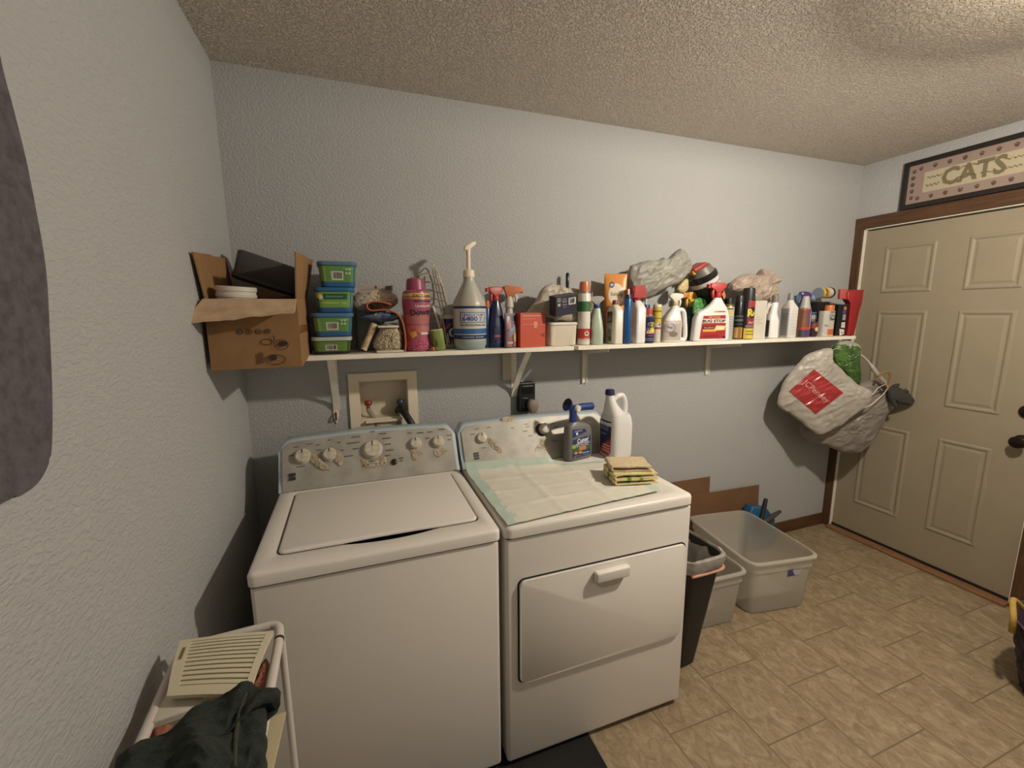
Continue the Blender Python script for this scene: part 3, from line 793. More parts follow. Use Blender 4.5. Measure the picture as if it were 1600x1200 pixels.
o = obj('absorbent_pad', bm, [M_padw, M_mint])
me = o.data
for f in me.polygons:
    # quads were made in the grid's order: two faces per cell
    pass
nf = NI*NJ
for k, f in enumerate(me.polygons):
    if k < nf*2:
        c = k//2; i, j = divmod(c, NJ); u, v = (j+.5)/NJ, (i+.5)/NI
        if u < .06+.012*math.sin(v*23)+.01*math.sin(v*51) or v < .06+.02*noise.noise(V((u*9, 1, 1))) or (u > .955 and v > .45): f.material_index = 1
    else: f.material_index = 1
tag(o, 'white disposable absorbent pad with mint green edges spread on the dryer top', 'pad')

def trigger_head(par, z, s=1.0, col=(180, 40, 34), nozzle=None, rz=0, collar=None, lever=None, x=0, y=0):
    """trigger sprayer pointing to -x: collar, head, trigger, nozzle"""
    c = obj('collar', loft(rounded(.020*s, .0145*s, .0145*s, 2, .002), 28), pm(collar or col), par, loc=(x, y, z), rot=(0, 0, rz))
    hp = [(-.011, .018), (.011, .018), (.013, .034), (.030, .040), (.034, .050), (.026, .060), (.0, .063), (-.030, .060), (-.038, .054), (-.038, .040), (-.018, .036), (-.011, .030)]
    h = obj('sprayer_head', prism([(a*s, b*s) for a, b in hp], -.010*s, .010*s, .003*s), pm(col), c, ang=50)
    tp = [(-.016, .038), (-.024, .038), (-.030, .022), (-.026, .004), (-.020, -.006), (-.018, .004), (-.021, .020)]
    obj('trigger', prism([(a*s, b*s) for a, b in tp], -.006*s, .006*s, .0015*s), pm(lever or col), c, ang=50)
    bm = bmesh.new(); add_box(bm, -.048*s, -.038*s, -.009*s, .009*s, .039*s, .056*s, .002*s)
    obj('nozzle', bm, pm(nozzle or col), c, smooth=False)
    return c
def cap(par, z, r, h, col, x=0, y=0, e=2, name='cap', taper=.92, rough=.4):
    return obj(name, loft([(0, r, r, e), (h*.8, r*taper, r*taper, e), (h*.95, r*taper*.94, r*taper*.94, e), (h, r*taper*.8, r*taper*.8, e)], 28), pm(col, rough), par, loc=(x, y, z))

# concentrate bottle with hose nozzle
x, w, zb, zt = fit(879, 923, 650, 716, -.325)
b = thing('hose_end_sprayer_bottle', 'grey bug control bottle with a blue hose nozzle and blue label on the dryer top', 'spray bottle', (1.352, -.336, DZ), R(12))
hb = .165
sec = [(0, .066, .024, 4), (.004, .070, .028, 4), (.012, .072, .029, 4), (.115, .070, .029, 4), (.145, .066, .028, 3.5, -.004), (.158, .055, .025, 3, -.012), (.168, .030, .020, 2.5, -.022), (.174, .018, .016, 2, -.028)]
obj('bottle_body', loft(sec, 48), mat('grey_bottle_plastic', (112, 110, 106), .4), b)
dm = loft_map(sec, -.155, .155, .012, .148)
BL = (24, 48, 118)
decal(dm, [('p', [(.03, .0), (.97, .03), (.98, .70), (.03, .62)], BL), ('p', [(.02, .70), (.75, .84), (.70, .93), (.03, .97)], BL),
           ('p', [(.03, .17), (.97, .22), (.97, .37), (.3, .36), (.03, .34)], (60, 96, 40)), ('r', .36, .24, .72, .36, (222, 120, 76)), ('e', .20, .17, .09, .045, (232, 130, 78)), ('e', .42, .17, .09, .045, (232, 130, 78)),
           ('e', .10, .40, .11, .07, (150, 176, 70)),
           ('t', 'Cutter', .24, .50, .86, .65, (232, 230, 224), .03, .25), ('t', 'BACKYARD', .20, .43, .90, .495, (226, 224, 220), .02, .2), ('t', 'BUG CONTROL', .22, .37, .86, .42, (226, 224, 220), .01, .2),
           ('t', 'CONCENTRATE', .10, .88, .52, .92, (220, 220, 220), .01), ('t', '1', .18, .78, .28, .86, (230, 230, 230), .02), ('r', .5, .12, .9, .15, (190, 196, 210)), ('r', .1, .06, .45, .075, (130, 140, 180)), ('r', .55, .06, .9, .075, (130, 140, 180))], b, nu=16)
hz = thing
MB = pm((28, 58, 140))
n1 = obj('hose_nozzle', loft([(0, .017, .017), (.035, .016, .016), (.055, .018, .018), (.07, .017, .017)], 24), MB, b, loc=(-.030, 0, .172))
bm = bmesh.new(); add_tube(bm, [(0, 0, .058), (.05, 0, .062), (.112, 0, .058)], [.016, .016, .0165], 20); obj('sprayer_barrel', bm, MB, n1)
obj('hose_coupling', tube([(-.018, 0, .075), (-.034, 0, .082)], [.018, .029], 24), MB, n1)
obj('coupling_inside', tube([(-.0341, 0, .0822), (-.0345, 0, .0823)], [.024, .024], 24), M_dark, n1)
obj('dial', tube([(.012, -.013, .062), (.014, -.024, .062)], [.016, .014], 20), pm((222, 212, 186)), n1)

# white jug
b = thing('white_jug', 'large white handled jug with dark blue cap and red and blue label on the dryer', 'jug', (1.533, -.362, DZ), R(4))
M_jug = mat('white_jug_plastic', (222, 220, 216), .35, sub=.1)
bm = bmesh.new()
sec = [(0, .050, .058, 4), (.005, .056, .064, 4), (.015, .058, .066, 4), (.155, .058, .066, 4), (.185, .054, .062, 3.6), (.20, .050, .058, 3)]
add_loft(bm, sec, 48)
add_loft(bm, [(.180, .052, .056, 3, 0, 0), (.205, .040, .048, 2.6, -.014, 0), (.235, .028, .036, 2.2, -.028, 0), (.265, .020, .022, 2, -.036, 0), (.285, .018, .018, 2, -.038, 0)], 40)
obj('jug_body', bm, M_jug, b)
obj('jug_handle', tube(spline([(-.026, 0, .255), (.002, -0, .274), (.030, 0, .276), (.044, 0, .25), (.048, 0, .215), (.044, 0, .18)], 8), [.012]*8+[.0135]*33, 16), M_jug, b)
cap(b, .288, .022, .022, (22, 32, 84), x=-.038)
dm = loft_map(sec, -.345, -.155, .01, .17)
decal(dm, [('r', 0, 0, 1, 1, (30, 38, 84)), ('p', [(0, 0), (1, 0), (1, .55), (0, .15)], (186, 52, 50)), ('r', .1, .72, .8, .80, (96, 104, 146)), ('r', .12, .58, .6, .64, (96, 104, 146)), ('t', 'ULTRA', .15, .82, .8, .9, (200, 205, 220)),
           ('r', .35, .28, .95, .31, (222, 196, 190)), ('r', .30, .20, .95, .23, (222, 196, 190)), ('r', .30, .12, .95, .15, (222, 196, 190))], b)

# folded cloths
def cloth_fold(name, label, cx, cy, z, lx, ly, h, layers, rz, m, seed, group):
    t = thing(name, label, 'cloth', (cx, cy, z), rz, group)
    for L in range(layers):
        th = h/layers
        bm = bmesh.new(); n = 22; g = []
        path = spline([(lx/2, 0, th*.12), (0, 0, th*.14), (-lx/2+.008, 0, th*.12), (-lx/2, 0, th*.5), (-lx/2+.008, 0, th*.88), (0, 0, th*.86), (lx/2, 0, th*.84)], 7)
        for p in path:
            row = []
            for j in range(n+1):
                v = j/n-.5
                w = noise.noise(V((p.x*22+seed, v*5, L*3)))*.0022
                row.append(V((p.x+noise.noise(V((v*7, seed, L)))*.006, v*ly*(1-.04*L)+noise.noise(V((p.x*18, seed*2, L)))*.004, L*th+p.z+w)))
            g.append(row)
        o = obj('cloth_layer', slab(g, th*.26), m, t)
    return t
def floral(name, base, cols, sc):
    m = bpy.data.materials.new(name); m.use_nodes = True; nt = m.node_tree; b = nt.nodes['Principled BSDF']; b.inputs['Roughness'].default_value = .9
    tc = nt.nodes.new('ShaderNodeTexCoord'); prev = None
    col = nt.nodes.new('ShaderNodeRGB'); col.outputs[0].default_value = lin(base)+(1,); prev = col.outputs[0]
    for i, c in enumerate(cols):
        vo = nt.nodes.new('ShaderNodeTexVoronoi'); vo.inputs['Scale'].default_value = sc*(1+.35*i)
        mp = nt.nodes.new('ShaderNodeMapping'); mp.inputs['Location'].default_value = (i*1.3, i*.7, i); nt.links.new(tc.outputs['Object'], mp.inputs[0]); nt.links.new(mp.outputs[0], vo.inputs['Vector'])
        r = nt.nodes.new('ShaderNodeValToRGB'); r.color_ramp.elements[0].position = .26; r.color_ramp.elements[1].position = .32
        r.color_ramp.elements[0].color = (1, 1, 1, 1); r.color_ramp.elements[1].color = (0, 0, 0, 1)
        nt.links.new(vo.outputs['Distance'], r.inputs['Fac'])
        mx = nt.nodes.new('ShaderNodeMix'); mx.data_type = 'RGBA'; nt.links.new(r.outputs['Color'], mx.inputs[0]); nt.links.new(prev, mx.inputs[6]); mx.inputs[7].default_value = lin(c)+(1,)
        prev = mx.outputs[2]
    nt.links.new(prev, b.inputs['Base Color']); return m
M_fl1 = floral('yellow_floral_cloth', (216, 202, 146), [(110, 140, 70), (222, 212, 166)], 20)
M_fl2 = floral('faded_floral_cloth', (206, 188, 154), [(186, 176, 160), (206, 156, 128), (196, 190, 130)], 50)
c = at(985, 745, z=GZ+.02)
cloth_fold('folded_cloth', 'pale yellow cloth with green flowers, bottom of the folded pile on the dryer', c.x, c.y+.005, GZ+.014, .165, .13, .040, 2, R(-12), M_fl1, 3, 'folded cloths on the dryer')
cloth_fold('folded_cloth', 'faded pastel floral cloth folded on top of the pile on the dryer corner', c.x+.0, c.y+.02, GZ+.056, .150, .115, .020, 1, R(-20), M_fl2, 9, 'folded cloths on the dryer')

# ------------------------------------------------------------------ shelf: the cardboard box and what is in it
b = thing('cardboard_box', 'open brown cardboard box with a kettle drawing, hanging over the left end of the shelf', 'box', (0.014, -.08, ZS+.002), rot=(0, 0, 0))
BW, BD, BH = .252, .385, .214
t_ = .004
bm = bmesh.new()
add_box(bm, 0, BW, -BD, 0, 0, t_); add_box(bm, 0, BW, -BD, -BD+t_, t_, BH); add_box(bm, 0, BW, -t_, 0, t_, BH)
add_box(bm, 0, t_, -BD+t_, -t_, t_, BH); add_box(bm, BW-t_, BW, -BD+t_, -t_, t_, BH)
# slight sag forwards and a bulge of the right side
for v in bm.verts:
    f = max(0, (-v.co.y-.175)/(BD-.175)); v.co.z -= .016*f if v.co.y < -.2 else 0
obj('box_body', bm, M_card, b, smooth=False)
def flapm(name, pts, m=M_card, th=.004, wav=.004, seed=0):
    A, B, C, D = [V(p) for p in pts]; g = []
    for i in range(13):
        v = i/12; g.append([(A*(1-u)+B*u)*(1-v)+(D*(1-u)+C*u)*v+V((0, 0, 1))*wav*fbm((u*4+seed, v*2, seed), 1)*v for u in [k/16 for k in range(17)]])
    return obj(name, slab(g, th), m, b, ang=60)
zf = BH-.016
fp = [at(px, py, y=-.47)-b.location for px, py in ((300, 468), (457, 458))]
fq = [at(460, 489, y=-.530)-b.location, at(284, 506, y=-.545)-b.location]
fl_ = flapm('front_flap', (V((0.0, -BD, zf)), V((BW, -BD, zf)), fq[0], fq[1]), M_cardlt, wav=.010, seed=3)
flapm('left_flap', (V((.003, -BD+.01, zf)), V((.003, -.01, BH)), V((.0, -.075, BH+.137)), V((-.004, -BD-.03, BH+.117))), M_card)
flapm('right_flap', (V((BW-.003, -BD+.01, zf)), V((BW-.003, -.01, BH)), V((BW+.03, -.02, BH+.147)), V((BW+.008, -BD-.01, BH+.130))), M_card)
flapm('rear_flap', (V((.005, -.004, BH)), V((BW-.005, -.004, BH)), V((BW-.01, .060, BH+.03)), V((.01, .060, BH+.03))), M_card)
obj('packing_tape', bx(BW-.001, BW+.0008, -BD+.01, -.01, .09, .115), mat('brown_tape', (128, 84, 48), .3), b, smooth=False)
pmap = plane_map((0, -BD-.0002, -.016), (BW, 0, 0), (0, 0, .165))
INK = (70, 44, 24)
sh = []
def ringp(uc, vc, ru, rv, w, c, a0=0, a1=360, n=16):
    o = []
    for i in range(n):
        a, b2 = R(a0+(a1-a0)*i/n), R(a0+(a1-a0)*(i+1)/n)
        o.append(('p', [(uc+ru*math.cos(a), vc+rv*math.sin(a)), (uc+ru*math.cos(b2), vc+rv*math.sin(b2)), (uc+(ru-w)*math.cos(b2), vc+(rv-w*1.3)*math.sin(b2)), (uc+(ru-w)*math.cos(a), vc+(rv-w*1.3)*math.sin(a))], c))
    return o
for k in range(4): sh += ringp(.34+.10*k, .70, .038, .05, .010, INK); 
for k in range(4): sh += [('r', .325+.10*k, .685, .355+.10*k, .715, INK)]
sh += ringp(.78, .44, .085, .10, .010, INK)+ringp(.62, .50, .07, .06, .010, INK)+ringp(.70, .16, .12, .10, .010, INK)+[('e', .80, .46, .05, .05, (50, 32, 20)), ('e', .68, .20, .04, .06, (60, 38, 22)), ('r', .52, .10, .57, .30, (100, 66, 36)), ('r', .70, .52, .715, .62, INK)]
decal(pmap, sh, b, 'printed_drawing', rough=.8)
# white tub in the box
t = thing('plastic_tub', 'white plastic tub with gold floral print standing in the cardboard box', 'tub', (.080, -.395, ZS+.042), 0, rot=(R(2), R(3), 0))
t.scale = (.88, .88, .97)
sec = [(0, .050, .050), (.005, .053, .053), (.150, .060, .060), (.170, .061, .061), (.172, .064, .064), (.180, .065, .065), (.182, .062, .062), (.190, .062, .062), (.192, .065, .065), (.204, .065, .065), (.206, .060, .060)]
obj('tub_body', loft(sec, 40, cap1=False), pm((214, 204, 188)), t)
obj('tub_inside', loft([(.02, .048, .048), (.206, .060, .060)], 32, cap1=False), pm((190, 180, 164)), t)
sh = []
for i in range(16): sh.append(('e', random.random(), random.random()*.8, .02, .05, random.choice([(196, 166, 92), (150, 140, 112), (120, 110, 88)])))
decal(loft_map(sec, -.3, .3, .09, .168), sh, t, 'printed_flowers')
# dark grey bin
t = thing('grey_storage_bin', 'dark grey plastic bin lying tilted on top of the cardboard box contents', 'bin', (.148, -.135, ZS+.298), rot=(R(-4), R(19), R(4)))
sec = [(-.040, .105, .055, 6), (-.036, .108, .058, 6), (.044, .114, .064, 6), (.050, .110, .060, 6)]
obj('bin_shell', loft(sec, 48), mat('dark_grey_plastic', (72, 68, 66), .55), t)
obj('bin_rim', loft([(-.046, .112, .062, 6), (-.036, .112, .062, 6)], 48), mat('darker_grey_plastic', (52, 50, 49), .5), t)

# ------------------------------------------------------------------ shelf: stacked tubs
GREEN, BLUE = (74, 130, 58), (34, 92, 150)
for i, (a, b_, c, d, lidc, bodyc, lab, pat) in enumerate((
    (484, 554, 524, 552, (178, 190, 176), (30, 34, 30), 'clear lidded low tub with a green label, bottom of the stack beside the cardboard box', 0),
    (483, 556, 486, 523, (70, 118, 158), BLUE, 'green and blue tub with a barcode, second from the bottom of the stack', 0),
    (488, 558, 446, 486, (44, 104, 158), BLUE, 'green and blue tub with a dark green strip, just under the topmost tub', 1),
    (492, 561, 405, 445, (84, 124, 150), BLUE, 'green and blue tub with a barcode, topmost of the stack', 0))):
    y = -.155
    x, w, _, _ = fit(a, b_, c, d, y-.06)
    zb = ZS+.0005 if i == 0 else ztop+.0008
    ztop = ZS+[.067, .157, .252, .347][i]
    h = ztop-zb
    t = thing('detergent_tub', lab, 'tub', (x, y, zb), R([0, 2, -1, 3][i]), 'stacked detergent tubs')
    hw = w/2*.93
    sec = [(0, hw*.80, .058, 6), (.004, hw*.84, .062, 6), (h-.014, hw*.93, .070, 6)]
    obj('tub_body', loft(sec, 48), pm(bodyc), t)
    obj('tub_lid', loft([(h-.014, hw*.98, .075, 6), (h-.010, hw, .077, 6), (h-.003, hw, .077, 6), (h, hw*.97, .074, 6)], 48), pm(lidc, .25), t)
    dm = loft_map(sec, -.155, .155, .020 if i else .012, h-.016)
    g1, g2 = (84, 140, 62), (120, 160, 80)
    if pat: sh = [('r', 0, 0, 1, 1, (112, 160, 56)), ('p', [(0, .55), (.35, .85), (0, 1)], (196, 190, 60)), ('e', .18, .66, .07, .14, (222, 214, 200)), ('r', .24, .52, .80, .88, (28, 92, 70)), ('r', .30, .66, .70, .74, (90, 140, 120)), ('r', .2, .26, .6, .34, (160, 190, 120)), ('e', .72, .28, .08, .10, (140, 180, 90))]
    else:
        sh = [('r', 0, 0, 1, 1, (g1 if i else (92, 134, 44))), ('r', 0.02, .05, .22, .95, g2 if i else (100, 140, 50)), ('b', .34, .12, .62, .66)]
        if i: sh += [('e', .70+.07*(k % 2), .55+.25*(k//2), .028, .085, (170, 196, 150)) for k in range(4)]+[('r', .60, .82, .85, .86, (150, 184, 130))]
    decal(dm, sh, t, nu=14)

# clear packet with header card, behind
t = thing('clear_packet', 'clear packet with a beige filling and grey header card, behind the salmon foam mat', 'packet', (0.49, -.07, ZS))
zz = at(590, 472, y=-.08).z
o = []
for px, py in ((548, 470), (565, 452), (590, 448), (606, 452), (622, 468), (610, 484), (590, 489), (560, 486)): o.append(at(px, py, y=-.08)-t.location)
obj('packet_bag', inflate(o, (0, -1, 0), .028, .02, .006, 30, 10), mat('beige_clear_film', (176, 162, 140), .3, rgb2=(200, 184, 156), nscale=20, bump=.6, bscale=60), t)
q = [at(a, b_, y=-.085)-t.location for a, b_ in ((561, 459), (613, 456), (613, 445), (561, 447))]
bm = prism([(q[0].x, q[0].z), (q[1].x, q[1].z), (q[2].x, q[2].z), (q[3].x, q[3].z)], q[0].y-.02, q[0].y-.016); obj('header_card', bm, pm((170, 156, 142), .7), t, smooth=False)
decal(plane_map((q[0].x, q[0].y-.0201, q[0].z), (q[1].x-q[0].x, 0, q[1].z-q[0].z), (0, 0, q[3].z-q[0].z)), [('r', .78, .2, .96, .8, (86, 76, 70)), ('r', .05, .4, .7, .5, (140, 128, 116)), ('e', .5, .7, .04, .2, (90, 80, 74))], t, 'printed_card')
# support underneath: bottle body the packet rests on
obj('packet_base', bx(-.05, .05, -.02, .03, .0, zz-ZS-.02, .01, 3), mat('grey_green_film', (120, 118, 108), .4, bump=.5, bscale=60), t)
# salmon foam mat, folded
def on(px, py, y): return at(px, py, y=y)
pth = [on(a, b_, -.20) for a, b_ in ((611, 476), (596, 472), (580, 472), (573, 478), (580, 485), (600, 484), (616, 488), (626, 498), (631, 515), (633, 535), (632, 548))]
pth = spline(pth, 5)
g = [[p+V((0, dy, 0)) for dy in (-.03, .0, .03, .07, .10)] for p in pth]
o = obj('foam_mat', slab(g, .0055), mat('salmon_foam', (190, 104, 78), .8, rgb2=(160, 92, 70), nscale=18)); tag(o, 'salmon pink foam sheet folded over the blue packet and bending down to the shelf', 'foam mat')
# blue packet
o_ = [on(a, b_, -.17) for a, b_ in ((560, 499), (580, 491), (600, 489), (618, 492), (624, 497), (610, 502), (585, 502))]
o = obj('blue_packet', inflate(o_, (0, -1, .2), .05, .04, .006, 30, 10, seed=2), mat('navy_clear_film', (40, 56, 104), .25, rgb2=(120, 132, 156), nscale=22, bump=.5, bscale=50)); tag(o, 'dark blue plastic packet lying between the salmon foam and the shaggy mitt', 'packet')
# shaggy mitt
t = thing('shaggy_mitt', 'beige shaggy chenille mitt folded on a white card, left of the pink bottle', 'mitt', (on(608, 525, -.17).x, -.17, ZS+.001))
q = [on(a, b_, -.17)-t.location for a, b_ in ((583, 541), (592, 515), (604, 507), (620, 506), (627, 516), (628, 535), (625, 549), (600, 551))]
bm = inflate(q, (0, -1, 0), .055, .045, .006, 30, 20, seed=4)
for v in bm.verts:
    c = noise.cell_vector(v.co*140); v.co += v.co.normalized()*0 + V((c.x-.5, c.y-.5, c.z-.5))*.004
    d = abs(noise.noise(v.co*160)); v.co.y -= d*.010
obj('mitt_pile', bm, mat('beige_chenille', (216, 204, 176), .95, rgb2=(178, 164, 136), nscale=180, bump=1, bscale=260), t, smooth=False)
obj('mitt_card', bx(-.055, .05, -.06, .04, 0, .008, .003), pm((214, 202, 180), .7), t)
obj('mitt_strip', bx(-.045, .035, -.062, .02, .098, .106, .002), pm((214, 206, 186), .7), t)
# torn roll at left of mitt
p0, p1 = on(568, 550, -.215), on(585, 506, -.20)
p0.z = ZS+.014
t = thing('paper_roll', 'torn off-white paper tube with brown ends leaning against the shaggy mitt', 'tube', p0)
obj('roll', tube([(0, 0, 0), (p1-p0)*.5, p1-p0], [.013, .012, .013], 14), mat('torn_white_paper', (206, 188, 160), .8, rgb2=(140, 100, 64), nscale=26), t)

# ------------------------------------------------------------------ shelf: bottle builders
def bottle(name, label, cat, x, y, rz=0, z=None, **k):
    return thing(name, label, cat, (x, y, ZS+.0008 if z is None else z), R(rz), k.get('group'))
# pink bottle
x, w, zb, zt = fit(629, 673, 435, 549, -.175)
t = bottle('scent_booster_bottle', 'tall pink scent booster bottle with a yellow neck band', 'bottle', x, -.175, 8)
H = zt-ZS-.002; r = w/2
PK = (162, 78, 100)
sec = [(0, r*.80, r*.80), (.005, r*.86, r*.86), (.03, r*.88, r*.88), (H*.40, r*.84, r*.84), (H*.58, r*.98, r*.98), (H*.74, r, r), (H*.82, r*.9, r*.9), (H*.85, r*.66, r*.66)]
obj('bottle_body', loft(sec, 44), mat('pink_bottle', PK, .3), t)
cap(t, H*.845, r*.68, H*.155, (158, 62, 94), name='cap')
dm = loft_map(sec, -.27, .27, .006, H*.80)
decal(dm, [('r', 0, 0, 1, .995, (170, 76, 94)), ('r', 0, .30, 1, .62, (182, 104, 100)), ('r', 0, .50, 1, .56, (206, 120, 110)), ('r', 0, .90, 1, .995, (214, 178, 70)), ('t', 'EXCLUSIVE', .36, .925, .84, .975, (50, 40, 30), .01),
           ('t', 'Downy', .28, .58, .82, .72, (48, 36, 60), .03, .2), ('t', 'Unstopables', .40, .74, .80, .80, (232, 224, 224), .01, .2), ('r', .38, .845, .84, .87, (60, 36, 60)),
           ('p', [(.20, .30), (.38, .34), (.42, .26), (.30, .20)], (226, 160, 60)), ('p', [(.25, .36), (.40, .40), (.36, .32)], (206, 60, 60)), ('r', .5, .27, .9, .31, (226, 200, 196)), ('e', .45, .33, .05, .03, (220, 90, 70)),
           ('r', 0, 0, 1, .19, (186, 72, 106))]+[('e', random.random(), random.random()*.18, .03, .012, random.choice([(206, 104, 132), (160, 48, 86)])) for _ in range(40)], t, nu=18)
# wire rack leaning behind
t = thing('wire_rack', 'cream coated wire rack leaning against the wall behind the pink bottle', 'rack', (at(690, 540, y=-.1).x, -.10, ZS))
bm = bmesh.new()
def q_(px, py, y): return at(px, py, y=y)-t.location
for (a, b_, c) in (((676, 424, -.06), (690, 490, -.10), (699, 540, -.15)), ((684, 424, -.05), (700, 490, -.09), (707, 540, -.13)), ((679, 420, -.06), (694, 488, -.09), (702, 538, -.14))):
    add_tube(bm, spline([q_(*a), q_(*b_), q_(*c)], 5), .0028, 7)
add_tube(bm, spline([q_(699, 540, -.15), q_(697, 470, -.05), q_(680, 416, -.03), q_(676, 424, -.06)], 6), .0028, 7)
for i in range(9):
    f = i/8; y0 = 432+f*100
    add_tube(bm, spline([q_(655+f*8, y0-2+f*4, -.03), q_(668+f*12, y0-5, -.06), q_(678+f*22, y0, -.07-f*.05), q_(687+f*20, y0+1, -.05-f*.05), q_(690+f*17, y0+4, -.03-f*.05)], 4), .0022, 6)
add_tube(bm, spline([q_(655, 428, -.03), q_(662, 480, -.03), q_(668, 540, -.03)], 4), .0028, 7)
obj('rack_wires', bm, M_wire, t)
# toothbrush-like stick
o = obj('cleaning_brush', tube([at(692, 530, y=-.155), at(684, 502, y=-.15), at(679, 486, y=-.145), at(676, 478, y=-.14)], [.003, .0035, .005, .004], 10), pm((222, 214, 196))); tag(o, 'thin white brush sticking up behind the small green canister', 'brush')
# green canister
x, w, zb, zt = fit(674, 697, 515, 546, -.205)
t = thing('green_canister', 'small olive green canister tilted beside the pink bottle', 'canister', (x+.002, -.205, ZS+.004), rot=(0, R(-7), 0))
obj('canister', loft(rounded(.082, .026, .024, 3, .003), 32), pm((116, 134, 50), .5), t)
obj('canister_rim', loft([(.081, .025, .023, 3), (.084, .024, .022, 3)], 32), pm((196, 190, 150)), t)
decal(loft_map([(0, .026, .024, 3), (.08, .026, .024, 3)], -.14, .02, .015, .055), [('p', [(.3, .2), (.5, .0), (.55, .4), (.4, .9)], (40, 50, 24))], t)
x, w, zb, zt = fit(673, 680, 540, 547, -.228)
o = obj('orange_ball', loft([(-w/2*math.cos(PI*i/10), max(.0004, w/2*math.sin(PI*i/10)), max(.0004, w/2*math.sin(PI*i/10))) for i in range(11)], 16), pm((206, 92, 60)), loc=(x, -.228, ZS+w/2)); tag(o, 'tiny orange ball on the shelf edge beside the green canister', 'ball')
# orange and blue stain can
x, w, zb, zt = fit(696, 718, 480, 545, -.16)
t = bottle('stain_remover_can', 'orange and blue cleaner bottle with clear cap, left of the big pump jug', 'bottle', x+.000, -.095, 0)
H = zt-ZS; r = .032
sec = rounded(H*.82, r, r, 2, .006)
obj('can_body', loft(sec, 36), pm((214, 206, 196)), t)
cap(t, H*.82, r*.86, H*.18, (168, 172, 170), taper=.8)
decal(loft_map(sec, -.30, .25, .004, H*.78), [('r', 0, 0, 1, .92, (30, 46, 108)), ('p', [(0, 0), (.25, .0), (.18, .4), (.45, .75), (.85, .92), (0, .92)], (206, 74, 40)), ('e', .62, .48, .16, .15, (206, 206, 200)), ('e', .64, .48, .10, .09, (60, 84, 150)), ('e', .62, .20, .10, .06, (206, 80, 50))], t, nu=16)
# pump jug
x, w, zb, zt = fit(709, 762, 430, 546, -.205)
t = bottle('pump_jug', 'large frosted pump bottle with white pump and blue striped label, tallest thing on the shelf', 'bottle', x, -.185, 6)
r = w/2*.98; HB = at(730, 433, y=-.2).z-ZS
sec = [(0, r*.80, r*.80), (.006, r*.90, r*.90), (.02, r*.98, r*.98), (.04, r, r), (HB*.60, r, r), (HB*.66, r*.97, r*.97), (HB*.92, r*.38, r*.38), (HB*.96, r*.33, r*.33), (HB, r*.32, r*.32)]
obj('bottle_body', loft(sec, 48), mat('frosted_milky_plastic', (176, 174, 160), .35, sub=.05), t)
obj('liquid_base', loft([(.0005, r*.802, r*.802), (.0065, r*.905, r*.905), (.02, r*.985, r*.985), (.036, r*1.003, r*1.003)], 48, cap0=False, cap1=False), mat('bluish_liquid_tint', (150, 168, 170), .3), t)
zt2 = at(728, 388, y=-.2).z-ZS; z0 = HB
obj('pump_collar', loft([(z0, r*.36, r*.36), (z0+.028, r*.33, r*.33), (z0+.032, r*.2, r*.2)], 28), M_cream, t)
obj('pump_stem', loft([(z0+.03, .0085, .0085), (zt2-.03, .008, .008), (zt2, .010, .010)], 20), M_cream, t)
pn = obj('pump_nozzle', prism([(-.018, zt2-.008), (.006, zt2-.004), (.036, zt2+.024), (.028, zt2+.032), (.018, zt2+.028), (-.016, zt2+.010)], -.009, .009, .003), M_cream, t)
dm = loft_map(sec, -.33, .20, .045, HB*.60)
decal(dm, [('r', 0, 0, 1, 1, (196, 194, 184)), ('r', 0, .93, 1, 1, (26, 42, 96)), ('r', 0, 0, 1, .13, (26, 42, 96)), ('r', 0, .16, 1, .32, (40, 96, 160)), ('r', .02, .36, .20, .90, (170, 172, 170)), ('r', .34, .50, .86, .82, (40, 80, 150)), ('r', .36, .52, .84, .80, (206, 206, 200)),
           ('t', 'SINGLE PUMP', .40, .70, .80, .77, (40, 70, 140)), ('t', '6400', .38, .55, .66, .69, (40, 70, 150), .03), ('t', '7.1', .69, .55, .82, .67, (60, 80, 120)), ('t', 'PROFESSIONAL SIZE', .34, .40, .86, .46, (60, 60, 66)), ('t', 'HAND SOAP', .38, .04, .80, .09, (170, 180, 210)),
           ('r', .05, .80, .17, .83, (110, 120, 140)), ('r', .05, .70, .17, .72, (110, 120, 140)), ('r', .05, .60, .17, .62, (110, 120, 140)), ('r', .05, .50, .17, .52, (110, 120, 140))], t, nu=22)
# slim blue bottle with orange cap
x, w, zb, zt = fit(757, 767, 470, 542, -.17)
t = bottle('slim_blue_bottle', 'slim blue bottle with an orange cap, squeezed right of the pump jug', 'bottle', x+.004, -.15)
H = zt-ZS; r = .014
obj('bottle_body', loft(rounded(H*.86, r, r, 2, .006), 28), pm((44, 84, 148), .3), t); cap(t, H*.86, .012, H*.14, (206, 96, 60))
# navy spray bottle with red trigger
x, w, zb, zt = fit(762, 789, 448, 541, -.16)
t = bottle('navy_spray_bottle', 'dark navy spray bottle with a red trigger', 'spray bottle', x, -.155, 10)
r = w/2; H = zt-ZS
HB = at(775, 470, y=-.16).z-ZS
sec = [(0, r*.92, .026, 3), (.006, r, .03, 3), (HB*.45, r*.98, .03, 3), (HB*.80, r*.72, .024, 2.6), (HB*.96, r*.50, .018, 2), (HB, r*.48, .016, 2)]
obj('bottle_body', loft(sec, 40), mat('navy_bottle', (24, 30, 66), .25), t)
trigger_head(t, HB-.002, 1.0, (176, 36, 30))
decal(loft_map(sec, -.16, .16, .02, HB*.7), [('p', [(.1, 0), (.9, 0), (.8, .9), (.3, .9)], (28, 38, 84)), ('r', .2, .22, .6, .29, (176, 60, 44))], t)
